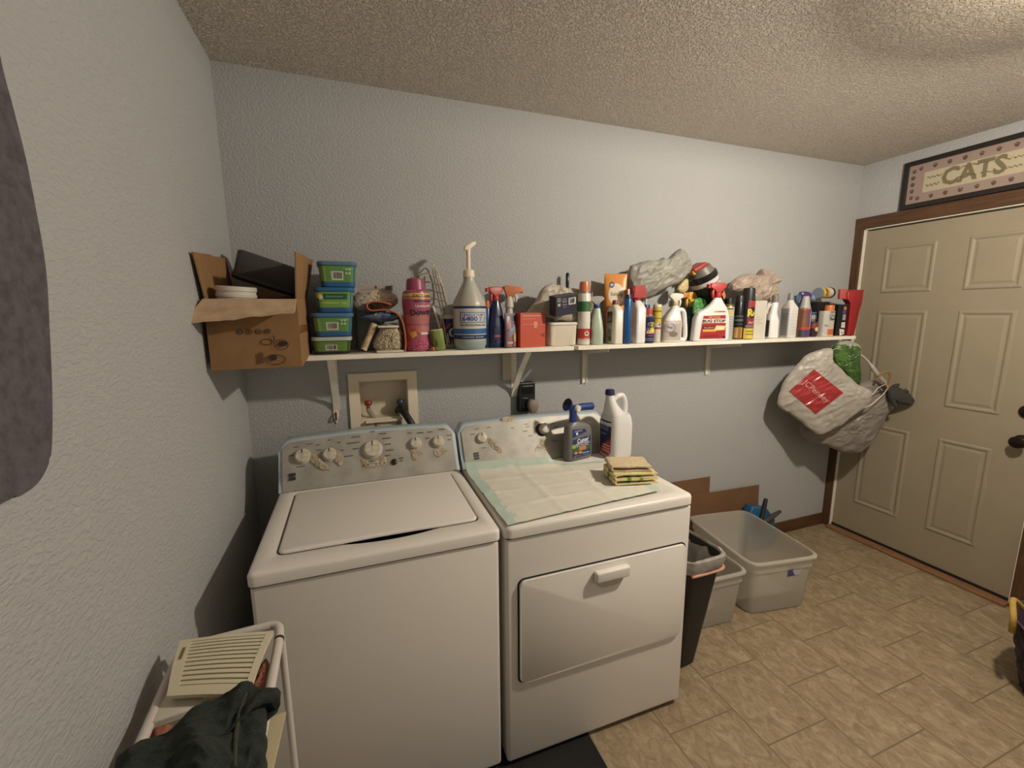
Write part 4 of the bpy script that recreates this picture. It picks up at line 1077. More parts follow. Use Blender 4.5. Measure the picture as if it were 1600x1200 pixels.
# orange-white sprayer behind
x, w, zb, zt = fit(785, 805, 445, 520, -.07)
t = bottle('orange_sprayer', 'clear spray bottle with an orange and white trigger, behind the striped pouch', 'spray bottle', x, -.075, 180-10)
HB = at(795, 480, y=-.07).z-ZS
sec = [(0, .030, .024, 3), (.006, .034, .028, 3), (HB*.55, .034, .028, 3), (HB*.8, .02, .018, 2), (HB, .015, .015, 2)]
obj('bottle_body', loft(sec, 36), pm((190, 180, 168), .3), t)
c = obj('collar', loft([(0, .017, .017), (.045, .013, .013)], 24), pm((200, 190, 172)), t, loc=(0, 0, HB-.002)); c.scale = (1.25, 1.25, 1.1)
obj('sprayer_head', prism([(-.014, .04), (.012, .04), (.014, .075), (.026, .085), (.012, .092), (-.045, .086), (-.055, .072), (-.05, .060), (-.03, .062), (-.018, .058)], -.011, .011, .004), pm((204, 112, 70)), c, ang=50)
obj('trigger', prism([(-.016, .058), (-.03, .06), (-.034, .04), (-.028, .02), (-.024, .022), (-.026, .04)], -.006, .006, .002), pm((206, 198, 180)), c, ang=50)
# striped pouch
x, w, zb, zt = fit(786, 810, 490, 541, -.19)
t = bottle('patterned_pouch', 'small orange and navy patterned pouch, left of the red box', 'pouch', x, -.19, 15)
H = zt-ZS; r = w/2
sec = [(0, r*.9, .014, 2.5), (.005, r, .016, 2.5), (H*.5, r*.96, .015, 2.5), (H*.97, r, .003, 2.5), (H, r, .002, 2.5)]
obj('pouch_body', loft(sec, 36), pm((74, 66, 96)), t)
decal(loft_map(sec, -.2, .2, .004, H*.96), [('r', 0, 0, 1, 1, (80, 70, 98)), ('r', .0, 0, .42, .9, (150, 96, 96)), ('r', .6, .0, .8, .7, (206, 86, 60)), ('p', [(.25, .3), (.9, .5), (.8, .7), (.2, .5)], (120, 130, 150)), ('e', .7, .3, .12, .15, (220, 170, 70)), ('r', .1, .1, .5, .16, (190, 170, 160)), ('r', .5, .8, .9, .98, (40, 40, 70)), ('p', [(.1, .7), (.35, .95), (.1, .95)], (200, 170, 150))], t)
# red box
pa, pb = at(811, 540, y=-.215), at(851, 537, y=-.205)
t = bottle('red_box', 'orange red carton with a small round logo, centre of the left shelf', 'box', (pa.x+pb.x)/2, -.175, 8)
w = (pb-pa).length; H = at(830, 489, y=-.21).z-ZS
obj('carton', bx(-w/2, w/2, -.035, .035, 0, H, .0015), mat('orange_red_card', (196, 66, 40), .6), t, smooth=False)
decal(plane_map((-w/2, -.0352, 0), (w, 0, 0), (0, 0, H)), [('r', 0, 0, 1, 1, (200, 70, 42)), ('r', .08, .90, .9, .925, (222, 150, 124)), ('r', .08, .82, .6, .835, (214, 130, 104)), ('r', .1, .66, .48, .675, (214, 130, 104)), ('e', .60, .68, .09, .075, (222, 130, 104)), ('e', .60, .60, .07, .05, (222, 130, 104)), ('r', .72, .65, .95, .66, (214, 130, 104)), ('p', [(.78, .35), (.97, .42), (.97, .28)], (160, 44, 28))], t)
# off-white tub with bag on top
pa, pb = at(857, 536, y=-.20), at(902, 534, y=-.20)
t = bottle('off_white_container', 'low off-white plastic container under the crumpled grey bag', 'container', (pa.x+pb.x)/2, -.155, 6)
w = (pb-pa).length; H = at(880, 504, y=-.2).z-ZS
obj('container_body', loft([(0, w/2*.93, .042, 8), (.004, w/2*.96, .045, 8), (H-.012, w/2, .048, 8)], 40), mat('off_white_plastic', (206, 196, 178), .5), t)
obj('container_lid', loft([(H-.012, w/2*1.04, .052, 8), (H-.003, w/2*1.04, .052, 8), (H, w/2, .05, 8)], 40), pm((196, 186, 168)), t)
zl = ZS+H
o_ = [at(a, b_, y=-.125) for a, b_ in ((808, 506), (822, 488), (842, 462), (852, 447), (868, 443), (886, 450), (902, 452), (912, 462), (915, 480), (925, 497), (905, 505), (870, 502), (840, 497), (820, 503))]
o = obj('crumpled_bag', inflate(o_, (0, -1, .1), .028, .05, .011, 14, 18, seed=5, hf=.7), mat('grey_beige_film', (158, 150, 132), .45, rgb2=(186, 178, 160), nscale=14, bump=.6, bscale=40)); tag(o, 'crumpled grey beige plastic bag heaped on the off-white container', 'bag')
# dark carton tilted on the bag
p = at(881, 476, y=-.232)
t = thing('navy_carton', 'dark navy carton with a white barcode sticker, tilted on the crumpled grey bag', 'box', p, rot=(R(8), R(-8), R(10)))
w, h = .118, .088
obj('carton', bx(-w/2, w/2, -.02, .030, -h/2, h/2, .001), mat('navy_card', (34, 34, 48), .5), t, smooth=False)
decal(plane_map((-w/2, -.0202, -h/2), (w, 0, 0), (0, 0, h)), [('b', .60, .50, .94, .84), ('r', .06, .72, .22, .92, (150, 146, 148)), ('r', .08, .50, .20, .64, (180, 176, 170)), ('t', 'WET', .07, .76, .22, .9, (60, 60, 66)), ('r', .28, .66, .50, .74, (120, 118, 124)), ('r', .28, .52, .5, .58, (120, 118, 124)), ('t', 'GEL', .28, .78, .5, .86, (150, 148, 150)), ('r', .3, .4, .48, .46, (90, 90, 96))], t)
# black handle
p0 = at(890, 462, y=-.07); p1 = at(893, 426, y=-.06)
t = thing('black_marker', 'black marker standing upright against the wall behind the navy carton', 'marker', (p0.x, -.045, ZS+.0005))
hm = p1.z-ZS
obj('marker_body', loft([(0, .007, .007), (hm-.05, .008, .008)], 16), _m['black_plastic'], t)
obj('marker_cap', loft([(hm-.055, .009, .009), (hm-.006, .009, .009), (hm, .005, .005)], 16), mat('black_gloss_handle', (20, 19, 20), .25), t)

# orange capped can (right board starts)
x, w, zb, zt = fit(905, 925, 440, 540, -.19)
t = bottle('spray_can', 'tall white, green and red spray can with a translucent orange cap', 'spray can', x, -.175, 0)
H = zt-ZS; r = .030
sec = rounded(H*.82, r, r, 2, .004)
obj('can_body', loft(sec, 36), pm((218, 212, 200), .3), t)
obj('shoulder_ring', loft([(H*.815, r*.98, r*.98), (H*.845, r*.86, r*.86)], 32), M_steel, t)
cap(t, H*.84, r*.86, H*.16, (206, 112, 62), taper=.9, rough=.25)
decal(loft_map(sec, -.4, .4, .002, H*.80), [('r', 0, 0, 1, .32, (196, 52, 38)), ('r', 0, .66, 1, .86, (44, 104, 54)), ('e', .5, .22, .08, .05, (222, 196, 180)), ('e', .5, .225, .04, .02, (60, 40, 30)), ('t', 'Clean', .42, .10, .58, .14, (230, 200, 190))], t, nu=18)
# pink-dark object behind
x, w, zb, zt = fit(916, 930, 455, 520, -.06)
t = bottle('pink_bottle', 'small dark and pink bottle hidden between the orange capped can and the pale green bottle', 'bottle', x, -.055)
sec = rounded(zt-ZS-.004, .018, .018, 2, .004); obj('bottle_body', loft(sec, 28), pm((44, 34, 52)), t); decal(loft_map(sec, -.3, .0, .10, zt-ZS-.03), [('r', 0, 0, 1, 1, (196, 110, 120))], t)
# pale green trigger bottle
x, w, zb, zt = fit(923, 947, 460, 539, -.19)
t = bottle('pale_green_spray_bottle', 'pale green spray bottle with a grey trigger head and blue collar', 'spray bottle', x, -.175, -25)
HB = at(935, 482, y=-.18).z-ZS
sec = [(0, .026, .038, 3.5), (.006, .030, .042, 3.5), (HB*.35, .031, .044, 3.5), (HB*.62, .026, .034, 3), (HB*.9, .018, .020, 2.4), (HB, .0155, .0155, 2)]
obj('bottle_body', loft(sec, 40), mat('pale_green_plastic', (178, 192, 172), .35), t)
trigger_head(t, HB-.002, .95, (168, 166, 158), collar=(38, 72, 130), nozzle=(200, 196, 184))
decal(loft_map(sec, -.32, -.14, .02, HB*.62), [('r', 0, 0, 1, 1, (76, 96, 120)), ('r', .1, .8, .9, .86, (40, 60, 110)), ('r', .1, .6, .8, .64, (140, 156, 170)), ('r', .1, .45, .8, .49, (140, 156, 170)), ('r', .1, .3, .8, .34, (140, 156, 170)), ('r', 0, 0, 1, .1, (150, 60, 50))], t)
# baking soda pouch
x, w, zb, zt = fit(944, 980, 428, 500, -.10)
t = bottle('baking_soda_pouch', 'orange baking soda pouch with a white oval, standing behind the brown labelled bottle', 'pouch', x, -.095, -22)
H = zt-ZS; r = w/2
sec = [(0, r*.8, .03, 3), (.01, r*.86, .034, 3), (H*.6, r*.96, .028, 3), (H*.93, r, .008, 3), (H*.965, r, .002, 3), (H, r, .0015, 3)]
obj('pouch_body', loft(sec, 44), mat('orange_pouch_film', (214, 142, 72), .35, bump=.3, bscale=40), t)
decal(loft_map(sec, -.21, .21, H*.45, H*.965), [('e', .52, .50, .36, .30, (228, 216, 190)), ('e', .30, .76, .12, .085, (40, 60, 120)), ('t', 'baking', .28, .42, .80, .56, (170, 110, 60), .02), ('t', 'soda', .40, .28, .66, .38, (190, 130, 80), .02), ('e', .30, .76, .08, .045, (180, 190, 210))], t, nu=14)
# white bottle with brown label
x, w, zb, zt = fit(946, 975, 458, 538, -.18)
t = bottle('brown_label_bottle', 'white flat bottle with brown picture label and brown cap, in front of the orange pouch', 'bottle', x, -.18, -8)
HB = at(960, 476, y=-.18).z-ZS
sec = [(0, .022, .048, 5), (.005, .025, .052, 5), (HB*.82, .025, .052, 5), (HB*.92, .022, .040, 4), (HB, .014, .014, 2)]
obj('bottle_body', loft(sec, 48), mat('white_bottle_plastic', (220, 212, 198), .35), t)
cap(t, HB, .0145, .020, (116, 62, 34))
decal(loft_map(sec, -.36, -.155, .012, HB*.82), [('r', 0, 0, 1, 1, (176, 164, 142)), ('r', .0, .62, 1, 1, (92, 52, 34)), ('p', [(.1, .78), (.8, .88), (.8, .72), (.1, .66)], (150, 130, 104)), ('p', [(.12, .76), (.78, .82), (.78, .80), (.12, .74)], (40, 24, 18)), ('e', .75, .6, .14, .06, (130, 150, 90)), ('r', .3, .2, .8, .42, (130, 112, 90)), ('r', .1, .1, .5, .3, (150, 140, 118)), ('r', .4, .02, .9, .18, (110, 88, 70))], t)
# blue tube bottle
x, w, zb, zt = fit(973, 988, 452, 540, -.215)
t = bottle('blue_cylinder_bottle', 'slender metallic blue cylinder bottle with a white tip', 'bottle', x, -.215)
H = zt-ZS; r = .0185
obj('bottle_body', loft(rounded(H*.83, r, r, 2, .003), 32), mat('metallic_blue', (36, 88, 146), .3, metal=.3), t); cap(t, H*.83, .0165, H*.07, (26, 40, 78)); cap(t, H*.90, .006, H*.10, (224, 214, 200))
# white jug with red sprayer
x, w, zb, zt = fit(985, 1006, 470, 538, -.19)
t = bottle('red_top_white_bottle', 'plain white flat bottle with a red sprayer top, right of the blue cylinder', 'spray bottle', x+.008, -.17, -6)
HB = at(995, 470, y=-.17).z-ZS
sec = [(0, .026, .050, 5), (.005, .029, .054, 5), (HB*.80, .029, .054, 5), (HB*.90, .026, .040, 3.5), (HB, .018, .018, 2)]
obj('bottle_body', loft(sec, 44), M_jug, t)
trigger_head(t, HB-.002, 1.15, (168, 44, 48), rz=R(30))
obj('sprayer_shield', prism([(-.055, .0), (.05, .0), (.035, .062), (-.05, .058)], -.022, .022, .005), mat('clear_red_shell', (186, 84, 84), .2, alpha=.75), t, loc=(.002, .0, HB+.012), rot=(0, 0, R(25)))
# big grey bag
o_ = [at(a, b_, y=-.11) for a, b_ in ((981, 440), (984, 416), (1004, 410), (1040, 405), (1060, 390), (1073, 398), (1080, 418), (1068, 436), (1050, 447), (1022, 462), (1006, 466), (988, 462))]
o = obj('grey_plastic_bag', inflate(o_, (-.3, -1, .1), .05, .045, .013, 11, 20, seed=8, hf=.7), mat('grey_bag_film', (158, 155, 145), .52, rgb2=(138, 136, 126), nscale=9, bump=.3, bscale=30)); tag(o, 'large crumpled grey plastic bag lying across bottle tops beside the orange pouch', 'bag')
# blue capped bottle behind
x, w, zb, zt = fit(1004, 1020, 464, 530, -.12)
t = bottle('blue_capped_bottle', 'bottle with a dark blue cap standing behind the blue and yellow oil can', 'bottle', x, -.10)
obj('bottle_body', loft(rounded(.16, .025, .025, 2, .006), 28), pm((60, 66, 84)), t); cap(t, .16, .023, .03, (36, 58, 104)); cap(t, .19, .006, .03, (200, 196, 190))
# oil can
x, w, zb, zt = fit(1002, 1021, 480, 538, -.20)
t = bottle('oil_spray_can', 'blue and yellow lubricant spray can with a red cap', 'spray can', x, -.205, 5)
r = .030; HC = at(1012, 492, y=-.2).z-ZS
sec = [(0, r*.95, r*.95), (.003, r, r), (HC*.9, r, r), (HC*.93, r*.9, r*.9)]
obj('can_body', loft(sec, 40), pm((30, 44, 100), .3), t)
obj('shoulder', loft([(HC*.92, r*.95, r*.95), (HC*.97, r*.72, r*.72), (HC, r*.70, r*.70)], 32), M_steel, t)
cap(t, HC-.002, r*.64, .034, (186, 52, 48))
decal(loft_map(sec, -.3, .3, .003, HC*.9), [('r', 0, 0, 1, .48, (22, 30, 66)), ('r', 0, .48, 1, .90, (24, 40, 104)), ('e', .5, .60, .30, .22, (232, 208, 48)), ('r', .0, .84, 1, .9, (20, 24, 40)), ('t', 'WD-40', .12, .60, .88, .78, (24, 32, 80), .05), ('r', .25, .36, .75, .44, (206, 150, 150)), ('r', .3, .26, .7, .30, (180, 60, 60)), ('r', .2, .15, .8, .18, (120, 130, 170)), ('r', .2, .08, .8, .11, (120, 130, 170))], t, nu=18)
# yellow/white can
x, w, zb, zt = fit(1018, 1031, 476, 538, -.17)
t = bottle('yellow_can', 'narrow yellow and white can between the oil can and the white trigger jug', 'can', x+.002, -.175)
H = zt-ZS; r = .0215; sec = rounded(H*.97, r, r, 2, .003)
obj('can_body', loft(sec, 32), pm((206, 196, 180)), t)
obj('lid', loft([(H*.965, r, r), (H, r*.95, r*.95)], 28), pm((222, 214, 190)), t)
decal(loft_map(sec, -.4, .4, .004, H*.93), [('r', 0, .55, 1, 1, (206, 178, 44)), ('r', 0, .86, 1, .9, (120, 110, 40)), ('r', .2, .66, .8, .69, (120, 110, 40)), ('r', 0, .36, 1, .42, (170, 70, 56)), ('t', '-D', .44, .46, .56, .53, (40, 36, 34), .04)], t, nu=14)

# white trigger jug with handle
x, w, zb, zt = fit(1029, 1080, 460, 538, -.19)
t = bottle('white_trigger_jug', 'white handled trigger jug with grey picture label and orange nozzle', 'spray bottle', x-.012, -.17, -14)
HB = at(1052, 478, y=-.19).z-ZS
sec = [(0, .048, .040, 4), (.005, .052, .044, 4), (HB*.50, .052, .044, 4), (HB*.72, .040, .036, 3.4, .008), (HB*.92, .022, .024, 3, .020), (HB, .016, .016, 2, .022)]
obj('bottle_body', loft(sec, 48), M_jug, t)
obj('jug_handle', tube(spline([(.030, 0, HB*.88), (.066, 0, HB*.86), (.078, 0, HB*.55), (.084, 0, HB*.2), (.078, 0, .010), (.050, 0, .012)], 7), .012, 14), M_jug, t)
c = trigger_head(t, HB-.002, 1.05, (216, 206, 188), x=.022, collar=(196, 170, 120), rz=PI)
o = [k for k in c.children if k.name.startswith('nozzle')][0]; o.data.materials[0] = pm((210, 112, 44))
decal(loft_map(sec, -.19, .12, .008, HB*.62), [('r', 0, 0, 1, .95, (176, 164, 154)), ('e', .42, .60, .28, .24, (140, 132, 140)), ('e', .42, .60, .2, .17, (190, 182, 176)), ('t', 'Pet', .28, .56, .56, .70, (80, 72, 96), .03), ('e', .6, .3, .22, .13, (120, 112, 92)), ('r', .1, .06, .8, .12, (196, 176, 166))], t, nu=12)
# small red-yellow object visible between jug handle
x, w, zb, zt = fit(1056, 1066, 500, 534, -.12)
t = bottle('red_yellow_can', 'small red, black and yellow can glimpsed through the white jug handle', 'can', x+.02, -.085)
sec = rounded(.12, .026, .026, 2, .003); obj('can_body', loft(sec, 28), pm((150, 48, 36)), t)
decal(loft_map(sec, -.4, .4, .01, .115), [('r', 0, .25, 1, .4, (206, 176, 44)), ('r', 0, .5, 1, .66, (24, 28, 60)), ('r', 0, 0, 1, .15, (60, 30, 50))], t)
# green bottle with yellow/orange trigger
x, w, zb, zt = fit(1066, 1086, 452, 536, -.10)
t = bottle('dark_green_spray_bottle', 'dark green spray bottle with a yellow and orange trigger head, behind the white trigger jug', 'spray bottle', x+.015, -.095, -5)
HB = at(1078, 478, y=-.10).z-ZS
sec = [(0, .028, .028, 3), (.005, .031, .031, 3), (HB*.7, .031, .031, 3), (HB*.95, .018, .018, 2), (HB, .016, .016, 2)]
obj('bottle_body', loft(sec, 36), mat('dark_green_plastic', (34, 66, 62), .35), t)
c = trigger_head(t, HB-.002, 1.2, (222, 172, 44), nozzle=(214, 110, 44))
obj('orange_shroud', bx(-.058, -.018, -.013, .013, .046, .072, .003), pm((214, 116, 48)), c)
obj('metal_ring', loft([(-.006, .020, .020), (.0, .020, .020)], 28), M_steel, c)
# green crinkled packet
o_ = [at(a, b_, y=-.14) for a, b_ in ((1082, 488), (1086, 467), (1104, 468), (1106, 480), (1100, 492), (1088, 494))]
o = obj('green_packet', inflate(o_, (-.2, -1, 0), .014, .012, .004, 40, 10, seed=11), mat('green_film', (70, 132, 66), .35, bump=.6, bscale=60)); tag(o, 'bright green plastic packet tucked left of the bug killer bottle', 'packet')
# black and yellow jug, tilted
p = at(1106, 476, y=-.14)
t = thing('black_yellow_tub', 'black, white and yellow tub with a red clip lid, tilted on top of the bottles', 'tub', at(1117, 481, y=-.125), rot=(R(4), R(-30), R(-10)))
t.scale = (1.22, 1.22, 1.28)
sec = [(0, .048, .048), (.006, .052, .052), (.110, .056, .056), (.118, .058, .058)]
obj('tub_body', loft(sec, 44), mat('black_tub', (26, 25, 26), .35), t)
obj('black_rim', loft([(.136, .060, .060), (.140, .062, .062), (.158, .062, .062), (.162, .056, .056)], 44), mat('black_rim', (24, 23, 24), .3), t)
obj('white_band', loft([(.117, .0585, .0585), (.137, .0595, .0595)], 44), pm((206, 196, 188)), t)
obj('grey_lid', loft([(.160, .055, .055), (.175, .050, .050), (.190, .044, .044), (.193, .035, .035)], 40), pm((108, 104, 92)), t)
obj('red_clip', bx(-.046, .020, -.036, .036, .190, .206, .004, 3), pm((178, 42, 40)), t)
obj('yellow_clip_edge', bx(-.052, -.040, -.03, .02, .182, .200, .003), pm((220, 160, 50)), t)
decal(loft_map([(0, .0575, .0575), (.118, .0595, .0595)], -.06, .30, .012, .115), [('r', 0, .82, 1, 1, (190, 182, 180)), ('p', [(0, .45), (1, .62), (1, .92), (0, .75)], (224, 168, 52)), ('t', '3', .48, .62, .64, .84, (40, 34, 30), .04), ('p', [(.3, .2), (.9, .3), (.8, .55), (.3, .45)], (206, 120, 60)), ('p', [(.55, .74), (.85, .60), (.9, .66), (.6, .8)], (60, 50, 40))], t, nu=14)
o_ = [at(a, b_, y=-.13) for a, b_ in ((1058, 452), (1066, 440), (1074, 436), (1074, 452), (1066, 458))]
o = obj('yellow_wrapper', inflate(o_, (0, -1, 0), .012, .01, .003, 50, 8, seed=15), mat('pale_yellow_wrapper', (196, 176, 124), .5)); tag(o, 'scrap of pale yellow wrapper below the tilted black and yellow tub', 'wrapper')
# bug stop bottle
xa, xb = at(1083, 530, y=-.215), at(1131, 528, y=-.205)
t = bottle('bug_killer_bottle', 'white trigger bottle with a red bug killer label and red sprayer', 'spray bottle', (xa.x+xb.x)/2, -.213, -6)
w = (xb-xa).length; HB = at(1114, 465, y=-.20).z-ZS
hw = w/2
sec = [(0, hw*.93, .022, 5), (.005, hw, .026, 5), (HB*.52, hw*.94, .026, 5, .002), (HB*.66, hw*.84, .025, 4.5, .006), (HB*.76, hw*.56, .024, 3.5, hw*.24), (HB*.86, hw*.36, .020, 2.6, hw*.30), (HB, .016, .016, 2, hw*.32)]
obj('bottle_body', loft(sec, 56), M_jug, t)
c = trigger_head(t, HB-.003, 1.25, (190, 36, 36), x=hw*.32, rz=R(-8))
dm = loft_map(sec, -.165, .165, .012, HB*.60)
decal(dm, [('p', [(.02, .0), (.98, .0), (.95, .99), (.06, .96)], (176, 34, 36)), ('r', .04, .66, .96, .84, (228, 214, 194)), ('t', 'BUG STOP', .06, .68, .94, .81, (30, 26, 26), .045), ('t', 'SPECTRACIDE', .28, .87, .72, .94, (222, 180, 90), .02), ('r', .10, .42, .52, .53, (50, 26, 22)), ('r', .10, .30, .60, .40, (224, 160, 60)), ('p', [(.5, .34), (.92, .36), (.96, .54), (.6, .56)], (230, 196, 110)), ('e', .76, .44, .16, .07, (240, 220, 160)), ('r', .15, .08, .7, .16, (150, 24, 28)), ('r', .88, .03, .95, .10, (30, 20, 20)), ('t', 'Home Barrier', .14, .44, .5, .51, (220, 190, 120))], t, nu=16)
decal(loft_map(sec, -.02, .17, HB*.655, HB*.69), [('r', 0, 0, .9, 1, (206, 150, 110)), ('r', .3, .3, .85, .7, (90, 60, 40))], t)
# white-grey can black cap
x, w, zb, zt = fit(1129, 1148, 466, 532, -.20)
t = bottle('grey_label_can', 'slim spray can with a small print grey label, gold shoulder and black cap', 'spray can', x, -.195)
H = zt-ZS; r = .0275; sec = rounded(H*.80, r, r, 2, .003)
obj('can_body', loft(sec, 32), pm((178, 176, 170), .35), t)
obj('gold_shoulder', loft([(H*.79, r*1.04, r*1.04), (H*.83, r*.95, r*.95), (H*.86, r*.7, r*.7)], 32), mat('pale_gold_metal', (176, 162, 120), .25, metal=.9), t)
cap(t, H*.85, r*.68, H*.15, (24, 23, 25))
sh = [('r', 0, 0, 1, 1, (184, 182, 176)), ('r', .35, .78, .62, .93, (200, 180, 60)), ('r', .35, .94, .7, .97, (30, 30, 34)), ('r', .0, 0, .22, 1, (60, 58, 56))]+[('r', .3, .05+.07*k, .9, .08+.07*k, (150, 148, 144)) for k in range(10)]
decal(loft_map(sec, -.4, .25, .004, H*.78), sh, t, nu=16)
# black gold can
x, w, zb, zt = fit(1144, 1160, 462, 531, -.16)
t = bottle('black_gold_can', 'black and gold spray can left of the red and black insect spray', 'spray can', x+.003, -.165)
H = zt-ZS; r = .0255; sec = rounded(H*.86, r, r, 2, .003)
obj('can_body', loft(sec, 32), pm((26, 26, 28), .3), t); cap(t, H*.86, r*.9, H*.14, (34, 34, 36))
decal(loft_map(sec, -.4, .3, .004, H*.84), [('r', 0, 0, 1, .32, (146, 96, 44)), ('r', .2, .02, .4, .3, (190, 150, 70)), ('r', .55, .02, .62, .3, (190, 150, 70)), ('r', .1, .48, .9, .54, (90, 92, 98)), ('r', .1, .60, .9, .64, (80, 82, 88)), ('r', .1, .38, .9, .42, (60, 60, 66))], t, nu=16)
# insect spray can
x, w, zb, zt = fit(1157, 1181, 450, 531, -.19)
t = bottle('insect_spray_can', 'red, black and yellow insect spray can with a wide black cap', 'spray can', x, -.185, -8)
H = zt-ZS; r = .033; sec = rounded(H*.76, r, r, 2, .003)
obj('can_body', loft(sec, 36), pm((34, 28, 28), .3), t); cap(t, H*.76, r*1.0, H*.24, (34, 36, 34), taper=.93)
decal(loft_map(sec, -.30, .34, .003, H*.75), [('r', 0, 0, 1, 1, (30, 26, 28)), ('r', .3, .30, 1, 1, (150, 40, 40)), ('e', .60, .92, .30, .07, (176, 50, 50)), ('r', .2, .0, 1, .28, (206, 182, 48)), ('p', [(.22, .62), (.4, .5), (.55, .56), (.8, .60), (.95, .72), (.7, .84), (.4, .82)], (26, 22, 24)), ('t', 'Raid', .30, .60, .90, .80, (222, 206, 60), .04, .15), ('r', .25, .30, 1, .36, (120, 110, 110)), ('t', 'Ant Roach', .35, .40, .9, .47, (220, 180, 170), .02), ('r', .3, .19, .95, .21, (90, 76, 30)), ('r', .3, .11, .95, .13, (90, 76, 30))], t, nu=16)
# off-white carton
pa, pb = at(1174, 529, y=-.21), at(1199, 527, y=-.20)
t = bottle('off_white_carton', 'plain off-white narrow carton right of the insect spray can', 'box', (pa.x+pb.x)/2+.006, -.165, -16)
H = at(1186, 470, y=-.18).z-ZS
obj('carton', bx(-.034, .034, -.04, .04, 0, H, .001), mat('off_white_card', (196, 190, 176), .6), t, smooth=False)
decal(plane_map((-.034, -.0402, 0), (.068, 0, 0), (0, 0, H)), [('r', .1, .56, .8, .57, (160, 152, 140)), ('r', .1, .50, .7, .51, (160, 152, 140)), ('r', .1, .40, .75, .41, (150, 142, 130)), ('r', .2, .45, .5, .46, (160, 152, 140)), ('r', .92, .0, 1, .75, (220, 214, 200))], t)
# crumpled bag behind
o_ = [at(a, b_, y=-.10) for a, b_ in ((1140, 450), (1150, 434), (1165, 428), (1184, 430), (1190, 421), (1206, 424), (1207, 433), (1221, 436), (1212, 446), (1214, 460), (1204, 470), (1184, 474), (1160, 462))]
o = obj('beige_plastic_bag', inflate(o_, (-.3, -1, 0), .045, .045, .012, 15, 20, seed=21, hf=.7), mat('beige_pink_film', (176, 164, 146), .45, rgb2=(158, 138, 126), nscale=12, bump=.7, bscale=40)); tag(o, 'crumpled beige shopping bag with faint pink print behind the insect spray', 'bag')
# curved white spray bottle
x, w, zb, zt = fit(1196, 1222, 466, 531, -.19)
t = bottle('curved_white_bottle', 'white bottle with a curved grip and dark side label, right of the off-white carton', 'spray bottle', x, -.175, -20)
H = zt-ZS
sec = [(0, .028, .036, 4), (.005, .032, .040, 4), (H*.45, .030, .038, 4), (H*.55, .026, .030, 3), (H*.65, .020, .022, 2.6, .004), (H*.85, .019, .020, 2.4, .010), (H*.90, .016, .016, 2, .012)]
obj('bottle_body', loft(sec, 40), M_jug, t); cap(t, H*.90, .018, .04, (120, 112, 100), x=.012)
obj('trigger', prism([(-.004, H*.86), (-.030, H*.88), (-.036, H*.70), (-.028, H*.58), (-.022, H*.62), (-.026, H*.72)], -.006, .006, .002), pm((200, 192, 176)), t, ang=50)
decal(loft_map(sec, -.40, -.12, .010, H*.45), [('r', 0, 0, 1, 1, (76, 74, 70)), ('r', .2, .8, .8, .85, (120, 116, 110)), ('r', .2, .6, .8, .64, (110, 106, 100)), ('r', .2, .4, .8, .44, (110, 106, 100)), ('r', 0, 0, 1, .2, (90, 76, 90))], t)
# white rectangular bottle grey cap
x, w, zb, zt = fit(1222, 1249, 458, 530, -.19)
t = bottle('grey_cap_bottle', 'white rectangular bottle with a silver grey cap and small print', 'bottle', x, -.18, -10)
H = zt-ZS; HB = H*.84
sec = [(0, .028, .034, 5), (.005, .031, .037, 5), (HB*.80, .031, .037, 5), (HB*.95, .018, .018, 2.4), (HB, .016, .016, 2)]
obj('bottle_body', loft(sec, 44), pm((206, 204, 196)), t); cap(t, HB, .0165, H*.16, (134, 134, 130), taper=.85)
sh = [('r', 0, 0, .45, 1, (150, 152, 150))]+[('r', .05, .06+.09*k, .4, .10+.09*k, (120, 124, 124)) for k in range(9)]+[('r', .5, .08+.12*k, .95, .085+.12*k, (150, 150, 146)) for k in range(8)]
decal(loft_map(sec, -.34, .13, .01, HB*.78), sh, t, nu=14)
# purple sprayer bottle lying
t = thing('purple_spray_bottle', 'purple and blue trigger sprayer lying over the bottles near the shelf end', 'spray bottle', at(1258, 462, y=-.11), rot=(0, R(10), R(-15)))
obj('sprayer_head', loft([(-.012, .034, .018), (0, .044, .022), (.014, .040, .020), (.022, .024, .014)], 32), pm((74, 44, 110), .3), t)
obj('collar', tube([(.03, 0, -.002), (.062, 0, -.006)], [.017, .018], 20), pm((120, 140, 170)), t)
obj('trigger', prism([(-.04, .0), (-.062, -.012), (-.05, -.05), (-.036, -.044), (-.028, -.01)], -.012, .012, .003), pm((70, 96, 134)), t, ang=50)
obj('bottle_body', loft([(-.18, .026, .026, 2.4), (-.12, .028, .028, 2.4), (-.05, .022, .022), (-.014, .016, .016)], 28), pm((46, 62, 104)), t, rot=(0, 0, 0))
